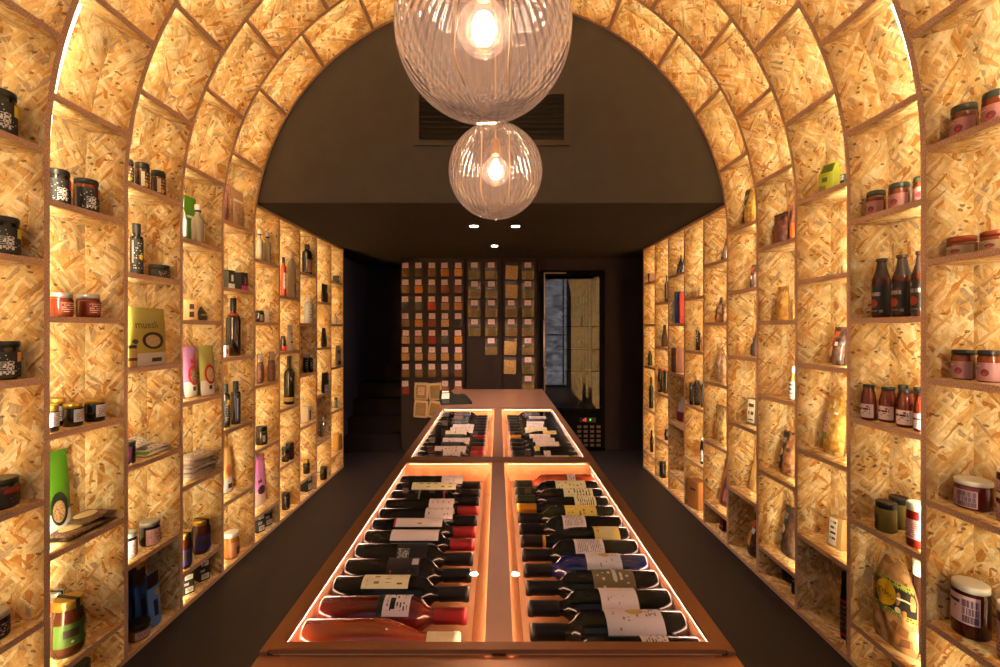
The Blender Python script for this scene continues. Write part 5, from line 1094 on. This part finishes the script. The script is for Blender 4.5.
box('R', 5, 'F', 690.5, 704, 481, .04, .09, 'cardboard_box', 'plain brown cardboard box standing on the base board', 'box', M((150, 96, 48), .75), ((.3, .75, .66, .74, M((60, 36, 20), .6), 'hand_hole'),))
for i, (a, b, q) in enumerate(((674.5, 679.5, 255), (680, 686, 255))):
    pouch('R', 6, 'Q4', a, b, q, .06, .04, 'coffee_bag', ['dark bag with white flecks under the ceiling, farther of two', 'dark bag with white flecks under the ceiling, nearer of two'][i], 'bag', M_grain((40, 30, 28), (90, 64, 50), (24, 18, 18), 60), (('c', -.3, .3, .2, .4, CREAM, 'label_spot'),), gather=.5, lean=-6, asp=.4, group='dark bags under the low ceiling')
for i, (a, b, q, mt) in enumerate(((676, 678.5, 300, M((190, 180, 176), .5)), (678.6, 681.5, 291.5, M((40, 80, 150), .5)), (681.6, 686, 292, M((140, 36, 34), .5)))):
    box('R', 6, 'Q3', a, b, q, .03, .08, 'gift_box', ['slim pale upright box, thinnest of the three', 'slim blue upright box between the pale and red ones', 'slim red upright box at the near end of three'][i], 'box', mt, ((.2, .8, .1, .4, M((60, 70, 130) if i < 2 else (60, 30, 30), .5), 'label_panel'), (.2, .8, .7, .9, M((24, 24, 30), .5), 'label_panel')), group='slim upright boxes', asp=.22)
box('R', 6, 'Q2', 671.5, 684, 348, .03, .07, 'gift_box', 'mauve brown box with dark print in the far right bays', 'box', M((110, 72, 64), .5), ((.1, .5, .68, .8, M((50, 46, 36), .5), 'dark_print'), (.6, .8, .1, .7, M((150, 120, 120), .5), 'label_panel')))
pouch('R', 6, 'Q1', 673.5, 686, 396, .05, .05, 'rice_bag', 'white and dark red bag sagging in an unlit opening', 'bag', M((190, 176, 180), .5), (('r', -.99, .99, .02, .38, M((120, 24, 34), .5), 'red_base'),), gather=.9, lean=-6)
bottle('R', 7, 'P3', 664.5, 668.5, 275, .05, 'wine_bottle', 'slim dark bottle near the top of the far right bays', 'wine bottle', 'wine', DKJ, BLKP)
pouch('R', 7, 'P2', 659, 668.5, 325, .05, .05, 'coffee_bag', 'dull brown bag with a dark stripe in the far right bays', 'bag', M((90, 62, 44), .5), (('r', -.2, .3, .5, .95, M((30, 22, 20), .5), 'dark_stripe'),))
for i, (a, b, mt) in enumerate(((657.8, 662.5, M((150, 36, 24), .5)), (663, 669, M((206, 100, 36), .5)))):
    bottle('R', 7, 'P1', a, b, 368.5, .05, 'sauce_bottle', ['small dark bottle with a red cap', 'small dark bottle with an orange cap'][i], 'bottle', 'sauce', DKJ, mt, ((.1, .45, -80, 60, M((196, 120, 60) if i == 0 else (60, 44, 40), .5)),), group='small dark sauce bottles')
jar('R', 7, 'P0', 664.5, 669, 429, .05, 'pepper_jar', 'tiny dark pot half behind the upright of the far bays', 'jar', DKJ, LIDB, .2, .95)
jar('R', 7, 'F', 659.8, 666, 461.5, .06, 'pepper_jar', 'black canister on the base board of the far right bays', 'jar', DKJ, LIDB, .1, 1.0, shape=2)
box('R', 8, 'Q4', 647.5, 653.5, 273.5, .04, .05, 'soap_box', 'tiny dark topped box high in the farthest right bay', 'box', M((150, 110, 96), .5), ((0, 1, .55, 1, BLKP, 'dark_panel'),))
bottle('R', 8, 'Q2', 648, 652.5, 351, .05, 'wine_bottle', 'tiny dark green bottle in the farthest right bay', 'wine bottle', 'gin', M((34, 36, 20), .1, coat=.5), BLKP)
bottle('R', 8, 'Q1', 649, 653.5, 377, .05, 'wine_bottle', 'tall dark bottle in the farthest right bay', 'wine bottle', 'wine', M((20, 22, 22), .1, coat=.5), BLKP)
bottle('R', 8, 'Q0', 650, 653.5, 430, .05, 'wine_bottle', 'slim black bottle lowest in the farthest right bay', 'wine bottle', 'clear', DKJ, BLKP)

# ================================================================ WINE IN THE COUNTER
GD[0] = 1.0
BOT = M((6, 7, 6), .1, spec=.18, name='bottle_glass_dark'); BOTG = M((18, 22, 7), .1, spec=.2, name='bottle_glass_green'); ROSE = M((196, 84, 42), .07, coat=.6, trans=.55); ROSED = M((92, 20, 16), .07, coat=.6, trans=.25)
BLUEG = M((8, 12, 60), .08, spec=.5, name='bottle_glass_blue')
def wine(sd, y, kind, body, foil, labels, label, group, r=.039, xb=.379, L=.312, roll=0, z0=.764, extra=None):
    sg = -1 if sd == 'L' else 1
    t = thing('wine_bottle', label, 'wine bottle', (sg * xb, y, z0 + r + .0012), 0, group)
    rot = Matrix.Rotation(sg * -PI / 2, 4, 'Y') @ Matrix.Rotation(sg * PI / 2 + math.radians(roll), 4, 'Z')
    t.rotation_euler = rot.to_euler()
    m = MB(); pf = [(a * r, b * L) for a, b in PROF[kind]]; m.lathe(pf, 28); m.build('glass_body', body, t)
    cr, c0, c1 = CAP[kind]; m = MB(); m.lathe([(cr * r * .97, c0 * L), (cr * r, c0 * L + .002), (cr * r * .98, .955 * L), (cr * r * 1.05, .96 * L), (cr * r * 1.05, .99 * L), (cr * r * .9, L * 1.003), (0, L * 1.003)], 20)
    fo = m.build('foil', foil, t)
    for w in labels:
        if w[2] == -180: sleeve(t, kind, r, L, w[0], w[1], w[4]); continue
        lb = patch('paper_label', w[4], cylf(r, L * w[0], L * w[1], w[2], w[3]), t, 16)
        for q in (w[5] if len(w) > 5 else ()):
            kd, u0, u1, v0, v1, mt, nm = q
            f = cylf(r, L * (w[0] + (w[1] - w[0]) * v0), L * (w[0] + (w[1] - w[0]) * v1), w[2] + (w[3] - w[2]) * u0, w[2] + (w[3] - w[2]) * u1, .0011)
            if kd == 'r': patch(nm, mt, f, lb, 6)
            else:
                m = MB(); m.disc(lambda x, yy: f((x + 1) / 2, (yy + 1) / 2), 16, 2); m.build(nm, mt, lb)
    if extra: extra(t, r, L, fo)
    return t
FBK = M((12, 11, 11), .4, spec=.2, name='foil_black'); FRD = M((112, 22, 24), .4); FGD = M((170, 120, 30), .35, metal=.6); FGN = M((30, 34, 20), .35); FWH = M((232, 214, 170), .5)
def lab(c, ink=(70, 56, 52), rows=9, seed=0, dens=.5, cols=9): return pr_(c, ink, rows=rows, dens=dens, cols=cols, seed=seed)
LW = (226, 208, 204); LC = (232, 222, 178); LY = (226, 196, 96); LK = (112, 96, 66)
GN, GF = 'wine bottles lying in the near trays', 'wine bottles lying in the far trays'
def crest(mt): return (('c', .42, .62, .30, .62, mt, 'label_crest'),)
GOLDP = M((196, 160, 90), .5)
NR = [  # right near tray from the front: y, kind, glass, foil, label bands (z0,z1,a0,a1), text
 (0.8665, 'wine', BOT, FBK, ((.20, .36, -60, 60, lab(LW, seed=1)),), 'dark wine bottle at the very front of the right tray, mostly hidden by the rail'),
 (0.947, 'wine', BOT, FBK, ((.155, .52, -80, 80, lab(LW, (150, 120, 70), 12, 2, .35), crest(GOLDP)),), 'dark wine bottle with a wide cream label and gold crest, second from front, right tray'),
 (1.0275, 'wine', BOT, FBK, ((.245, .50, -80, 80, lab(LW, (110, 90, 90), 14, 3, .3)),), 'dark wine bottle with a plain white label, third from front, right tray'),
 (1.108, 'wine', BOT, FBK, ((.19, .50, -80, 80, lab(LK, (206, 196, 176), 7, 4, .4), (('r', .3, .7, .42, .52, M((196, 190, 170), .5), 'label_panel'),)),), 'dark wine bottle with a khaki label, right tray'),
 (1.1885, 'wine', BLUEG, FBK, ((.22, .50, -80, 80, lab((214, 206, 208), (150, 120, 80), 12, 5, .35), crest(GOLDP)),), 'blue glinting wine bottle with a white crested label, right tray'),
 (1.2695, 'wine', BOT, FBK, ((.30, .55, -80, 80, lab(LW, (130, 110, 104), 16, 6, .6, 20)),), 'dark wine bottle with finely lined white label, right tray'),
 (1.351, 'burg', BOT, FBK, ((.10, .33, -80, 80, lab(LY, (90, 70, 50), 5, 7, .4), (('r', .18, .8, .2, .8, M((222, 206, 150), .6), 'label_panel'),)), (.77, .80, -180, 180, FGD)), 'sloped shoulder bottle with yellow framed label and gold neck ring, right tray'),
 (1.432, 'wine', BOT, FBK, ((.36, .58, -80, 80, lab(LW, (120, 104, 100), 16, 8, .6, 20)),), 'dark wine bottle with lined white label behind the yellow labelled one, right tray'),
 (1.515, 'wine', BOTG, FBK, ((.20, .52, -80, 80, lab(LY, (110, 90, 50), 8, 9, .4)),), 'olive wine bottle with a wide yellow label, right tray'),
 (1.597, 'burg', BOT, FGD, ((.15, .38, -80, 80, lab(LC, (90, 80, 60), 10, 10, .5)),), 'sloped shoulder bottle with gold foil and cream label, right tray'),
 (1.68, 'wine', BOT, FGN, ((.13, .46, -80, 80, lab(LC, (90, 90, 70), 10, 11, .5)),), 'dark green bottle with long cream label behind the gold foiled one, right tray'),
 (1.763, 'wine', BOT, FGN, ((.16, .52, -80, 80, lab(LC, (100, 96, 70), 8, 12, .4)),), 'dark green bottle with long cream label, last but one, right tray'),
 (1.846, 'wine', ROSE, FGN, ((.24, .34, -80, 80, lab(LW, seed=13)),), 'amber clear bottle with small white label at the back of the right near tray'),
]
def santa(t, r, L, fo):
    text_part('ΣΑΝΤ', 'label_lettering', M((70, 50, 50), .5), lambda x, z: cylf(r, 0, L, 0, 0, .0013)(0, 0) if 0 else (lambda a: ((r + .0013) * math.sin(a), -(r + .0013) * math.cos(a), L * .22 - z))(x / r + .35), .02, t)
for i, (y, k, g, f, lb, tx) in enumerate(NR): wine('R', y, k, g, f, lb, tx, GN, roll=(0, 4, 10, -5, 0, 8, 0, 10, -6, 8, 12, 0, 5)[i], extra=santa if i == 1 else None)
NL = [
 (.915, 'burg', ROSE, FWH, (), 'big clear rose wine bottle with white cap at the very front of the left tray'),
 (1.000, 'wine', ROSED, FRD, ((.44, .62, -70, 60, lab(LW, (60, 50, 50), 8, 21, .5), (('r', .55, .85, .25, .45, BLKP, 'barcode'),)), (.40, .44, -80, 80, BLKP)), 'red tinted bottle with a square white back label, second from front, left tray'),
 (1.083, 'wine', BOT, FBK, ((.22, .56, -60, 10, lab(LC, (110, 96, 60), 4, 22, .4)),), 'dark wine bottle with a narrow cream label edge, third from front, left tray'),
 (1.165, 'wine', BOT, FBK, ((.34, .60, -80, 80, lab((30, 26, 28), (196, 60, 60), 9, 23, .3), (('r', .4, .6, .75, .95, M((200, 190, 190), .5), 'label_print'),)),), 'dark wine bottle with a black label and pale print, left tray'),
 (1.247, 'wine', BOT, FBK, ((.36, .62, -80, 80, M((28, 24, 28), .5), (('r', .62, .85, .06, .42, BARC, 'barcode'), ('r', .2, .35, .3, .36, REDP, 'red_print'))),), 'dark wine bottle with a black label and white barcode, left tray'),
 (1.330, 'wine', BOT, FRD, ((.25, .68, -70, 20, lab(LW, (120, 100, 100), 5, 24, .3)),), 'red foiled wine bottle with long white label, nearer of two, left tray'),
 (1.412, 'wine', BOT, FRD, ((.22, .68, -70, 15, lab(LW, (130, 60, 60), 6, 25, .3), (('r', 0, 1, 0, .04, REDP, 'red_edge'),)),), 'red foiled wine bottle with white label and red edge, farther of two, left tray'),
 (1.494, 'wine', BOT, FBK, ((.48, .76, -80, 60, lab(LW, (130, 116, 116), 9, 26, .4)),), 'dark wine bottle with a high white label, nearer of two, left tray'),
 (1.576, 'wine', BOT, FRD, ((.48, .74, -80, 80, lab(LW, (130, 116, 116), 9, 27, .4)),), 'dark wine bottle with a high white label and red foil, left tray'),
 (1.660, 'wine', BOT, FBK, ((.32, .34, -180, 180, M((120, 116, 100), .5)), (.6, .62, -180, 180, REDP)), 'dark wine bottle with only thin bands showing, left tray'),
 (1.742, 'wine', BOT, FBK, ((.20, .72, -80, 30, lab(LC, (110, 96, 60), 6, 28, .4)),), 'dark wine bottle with a long cream label, last but one, left tray'),
 (1.826, 'wine', BOT, FBK, ((.52, .78, -80, 60, lab(LW, (130, 120, 116), 9, 29, .4)),), 'dark wine bottle with a white label at the back of the left near tray'),
]
for i, (y, k, g, f, lb, tx) in enumerate(NL):
    wine('L', y, k, g, f, lb, tx, GN, r=.0405 if i == 0 else .039, xb=.380 if i == 0 else .378, L=.306 if i == 0 else .312, roll=(0, 0, 35, 10, 5, 30, 30, 0, 5, 0, 20, 0)[i])
FO = ['nearest', 'second', 'third', 'fourth', 'fifth', 'sixth', 'seventh', 'eighth', 'ninth', 'tenth', 'eleventh', 'twelfth', 'thirteenth', 'farthest']
FARL = {1: (.40, .66, LW), 2: (.24, .72, LW), 4: (.30, .74, LW), 6: (.28, .66, LC), 7: (.34, .76, LW), 8: (.36, .76, LW), 11: (.3, .5, (90, 76, 60))}
FARR = {0: (.18, .68, LW), 1: (.42, .52, LW), 2: (.56, .64, LY), 3: (.22, .60, LW), 4: (.26, .62, LW), 5: (.3, .66, LW), 6: (.16, .40, LY), 7: (.30, .70, LC), 8: (.34, .66, LW), 9: (.3, .64, LW), 11: (.2, .56, (170, 160, 150))}
DESC = {LW: 'white labelled', LC: 'cream labelled', LY: 'yellow labelled'}
for sd, fl in (('L', FARL), ('R', FARR)):
    for i in range(14):
        y = 2.112 + i * .0865
        lb = (((*fl[i][:2], -80, 50, lab(fl[i][2], seed=40 + i, dens=.4)),) if i in fl else ((.3, .62, -80, 80, M((24, 22, 24), .5)),))
        foil = FRD if (sd == 'L' and i in (1, 2, 3, 6)) else (FGD if sd == 'R' and i == 6 else FBK)
        wine(sd, y, 'burg' if (sd == 'R' and i in (2, 6)) else 'wine', BOT, foil, lb, '%s wine bottle, %s along the far %s tray' % (DESC.get(fl[i][2], 'grey labelled') if i in fl else 'black labelled', FO[i], 'left' if sd == 'L' else 'right'), GF, roll=15)

# ================================================================ SPICES ON THE BACK WALL
SY = 5.40; sX = lambda px: (px - VX) * SY / F; sZ = lambda py: CZ + (VY - py) * SY / F
PAN = M((41, 34, 36), .65, spec=0, name='board_paint', noise=.06, nscale=3)
for (a, b, l) in ((401, 464.8, 'black display board carrying five columns of small spice packets'), (466, 502.2, 'black display board in the middle with two columns of herb packets'), (503, 537.6, 'black display board beside the fridge with tilted tan packets')):
    t = thing('wall_display_board', l, 'display board', (sX((a + b) / 2), SY + .016, 0), group='black display boards')
    w = (sX(b) - sX(a)) / 2; m = MB(); m.cbox(-w, w, -.012, .012, .035, sZ(257), .003); m.build('board', PAN, t)
    m = MB(); m.box(-w + .01, w - .01, -.008, .02, 0, .035); m.build('plinth', BLKP, t)
    m = MB()
    for py in (262, 300, 340, 380):
        for k in (-.8, .8): m.lathe([(.004, 0), (.004, .002), (0, .003)], 8, T=Matrix.Translation((w * k, -.012, sZ(py))) @ Matrix.Rotation(PI / 2, 4, 'X'))
    m.build('screw', M((80, 76, 74), .4, metal=.6), t)
CLEARP = M((66, 55, 50), .16, spec=.6, noise=.12, nscale=90, bump=.9, name='clear_film')
def packet(px, py, w, h, col, label, group, tilt=0, card=.40, lump=0, seed=0, cardc=(214, 178, 172), big=0, clear=.16):
    """small hanging packet; py is the picture row of its top"""
    t = thing('hanging_spice_packet', label, 'spice packet', (sX(px), SY + .0035 - .002, sZ(py) - h), 0, group)
    t.rotation_euler = (0, math.radians(tilt), 0)
    l = [v * .55 for v in col]
    gm = M_grain(tuple(int(v * .7) for v in col), col, tuple(min(255, int(v * 1.15)) for v in col), 300 if not big else 200, coat=.3)
    fr, bk = pouch_fns(w, h, .022, .05, lump, seed)
    m = MB(); m.grid(lambda u, v: fr(u * 2 - 1, v * (1 - card - clear)), 8, 6); m.grid(lambda u, v: bk(u * 2 - 1, v * (1 - card - clear)), 2, 6, flip=True); m.grid(lambda u, v: [a + (b - a) * v for a, b in zip(bk(u * 2 - 1, 0), fr(u * 2 - 1, 0))], 6, 1); m.build('spice_fill', gm, t)
    m = MB(); m.grid(lambda u, v: fr(u * 2 - 1, 1 - card - clear + v * (card + clear)), 8, 6); m.grid(lambda u, v: bk(u * 2 - 1, 1 - card - clear + v * (card + clear)), 2, 4, flip=True); m.build('clear_top', CLEARP, t)
    def g(a, b):
        p = fr(a, b); return (p[0], p[1] - .0015, p[2])
    cu = .55 if big else .8
    if card: 
        m = MB(); m.grid(lambda u, v: g((u * 2 - 1) * cu, 1 - card + v * card * .94), 4, 4); m.build('card_label', pr_(cardc, (150, 110, 110), rows=4, dens=.4, cols=5), t)
    m = MB(); m.disc(lambda x, y: (.006 * x, -.004 - .0, h * .965 + .006 * y) if 0 else g(.07 * x, .975 + .02 * y), 8, 1); m.build('hook_hole', BLKP, t)
    return t
SC = [  # colour, word
 [((100, 66, 32), 'brown'), ((66, 50, 18), 'dark olive'), ((116, 78, 38), 'mid brown'), ((176, 104, 20), 'orange'), ((200, 136, 60), 'golden')],
 [((124, 84, 44), 'tan'), ((206, 122, 20), 'bright orange'), ((112, 86, 62), 'grey brown'), ((94, 40, 20), 'reddish brown'), ((110, 50, 38), 'dark red')],
 [((26, 24, 24), 'black'), ((76, 66, 58), 'dark grey'), ((166, 54, 12), 'red orange'), ((156, 110, 72), 'pale tan'), ((184, 114, 60), 'orange tan')],
 [((126, 86, 44), 'tan'), ((192, 122, 62), 'orange tan'), ((116, 46, 18), 'reddish brown'), ((208, 162, 104), 'cream'), ((28, 26, 30), 'black')],
 [((186, 144, 100), 'beige'), ((156, 112, 62), 'tan'), ((156, 44, 12), 'brick red'), ((62, 54, 56), 'dark grey'), ((224, 134, 22), 'bright orange')],
 [((192, 142, 80), 'beige'), ((186, 144, 92), 'sandy'), ((186, 138, 80), 'sandy'), ((196, 144, 80), 'sandy'), ((196, 146, 78), 'golden')],
 [((122, 80, 42), 'brown'), ((112, 78, 42), 'brown'), ((120, 82, 46), 'brown'), ((110, 76, 42), 'brown'), ((112, 72, 34), 'brown')],
 [((124, 30, 20), 'crimson'), None, None, ((190, 104, 40), 'orange'), ((196, 120, 60), 'orange')]]
RW = ['top', 'second', 'third', 'fourth', 'fifth', 'sixth', 'seventh', 'lowest']; CLN = ['first', 'second', 'third', 'fourth', 'fifth']
PXW = SY / F
for r_, row in enumerate(SC):
    for c_, q in enumerate(row):
        if not q: continue
        packet((405.5, 418.7, 431.8, 444.9, 458.3)[c_], 262.4 + 16.87 * r_, 7.4 * PXW, 13.8 * PXW, q[0], 'small packet of %s spice, %s row, %s column from the stairs' % (q[1], RW[r_], CLN[c_]), 'small spice packets', tilt=random.uniform(-2, 2), card=.42, clear=.06)
for i, (px, py, tl, w_) in enumerate(((421, 382.8, 2, 13.5), (436, 383.2, -4, 13.5), (420.2, 400.5, 4, 13.5), (433.5, 401, 9, 12.5))):
    t = thing('hanging_spice_packet', ['cream framed spice packet, upper one nearer the stairs, with arched label', 'cream framed spice packet, upper one nearer the terminal', 'cream framed spice packet, lower one nearer the stairs', 'cream framed spice packet, lower one partly behind the counter rail'][i], 'spice packet', (sX(px), SY + .001, sZ(py) - 17 * PXW), 0, 'larger cream framed packets')
    t.rotation_euler = (0, math.radians(tl), 0)
    pouch_build(t, w_ * PXW, 17.2 * PXW, .02, M((206, 178, 136), .4, coat=.5), (('r', -.72, .72, .12, .86, M_grain((176, 120, 40), (150, 100, 36), (200, 150, 60), 200), 'spice_fill'), ('r', -.45, .45, .28, .74, pr_((206, 172, 140), (130, 90, 60), rows=5), 'card_label') if i == 0 else ('c', -.5, .5, .2, .62, M_grain((120, 110, 80), (150, 130, 90), (190, 170, 120), 300), 'round_picture')), top=.06)
HB = [(474.4, [0, 1, 2, 3], 0), (491.3, [0, 1, 2, 3, 4], 0), (511.2, [0, 1, 2, 3, 4, 5], 1), (528.0, [0, 1, 2, 3, 4, 5, 6], 2)]
HW = ['olive green', 'tan', 'sage']
for px, rws, kd in HB:
    for r_ in rws:
        tl = {0: 6, 1: 4, 4: 5, 5: 3}.get(r_, 0) if kd == 1 else random.uniform(-1.5, 1.5)
        tan = kd == 1 and r_ in (0, 1, 4, 5)
        col = (190, 150, 90) if tan else random.choice([(104, 84, 40), (120, 96, 56), (92, 80, 40)])
        cn = {474.4: 'column next to the small packets', 491.3: 'second herb column', 511.2: 'column of tilted packets', 528.0: 'column beside the fridge'}[px]
        packet(px + (-.3 * r_ if tan and r_ > 3 else 0), 262.2 + 18.9 * r_, 11.6 * PXW, 17.2 * PXW, col, '%s packet of dried herbs, %s from top, %s' % ('tilted tan' if tan else 'clear', CLN[r_] if r_ < 5 else ('sixth', 'seventh')[r_ - 5], cn), 'larger herb packets', tilt=tl * .6, card=.0 if tan else .32, big=1, clear=.2)
print('PLACEMENT', WARN)
EXPO = 0.27
# ================================================================ CAMERA AND RENDER LOOK
cam = bpy.data.cameras.new('camera'); cam.sensor_width = 36; cam.lens = 36 * F / 1000; cam.shift_x = (500 - VX) / 1000; cam.shift_y = (VY - 333.5) / 1000
cam.clip_start = .02
co = bpy.data.objects.new('camera', cam); COL.objects.link(co); co.location = (0, 0, CZ); co.rotation_euler = (PI / 2, 0, 0)
S.camera = co
w = bpy.data.worlds.new('world'); S.world = w; w.use_nodes = True
w.node_tree.nodes['Background'].inputs[0].default_value = (.012, .010, .010, 1); w.node_tree.nodes['Background'].inputs[1].default_value = .3
S.view_settings.view_transform = 'Standard'; S.view_settings.look = 'None'; S.view_settings.gamma = 1; S.view_settings.exposure = EXPO
S.view_settings.use_curve_mapping = False
S.cycles.use_denoising = True
S.cycles.max_bounces = 10; S.cycles.diffuse_bounces = 5; S.cycles.transparent_max_bounces = 16; S.cycles.sample_clamp_indirect = 6
S.cycles.caustics_reflective = False; S.cycles.caustics_refractive = False
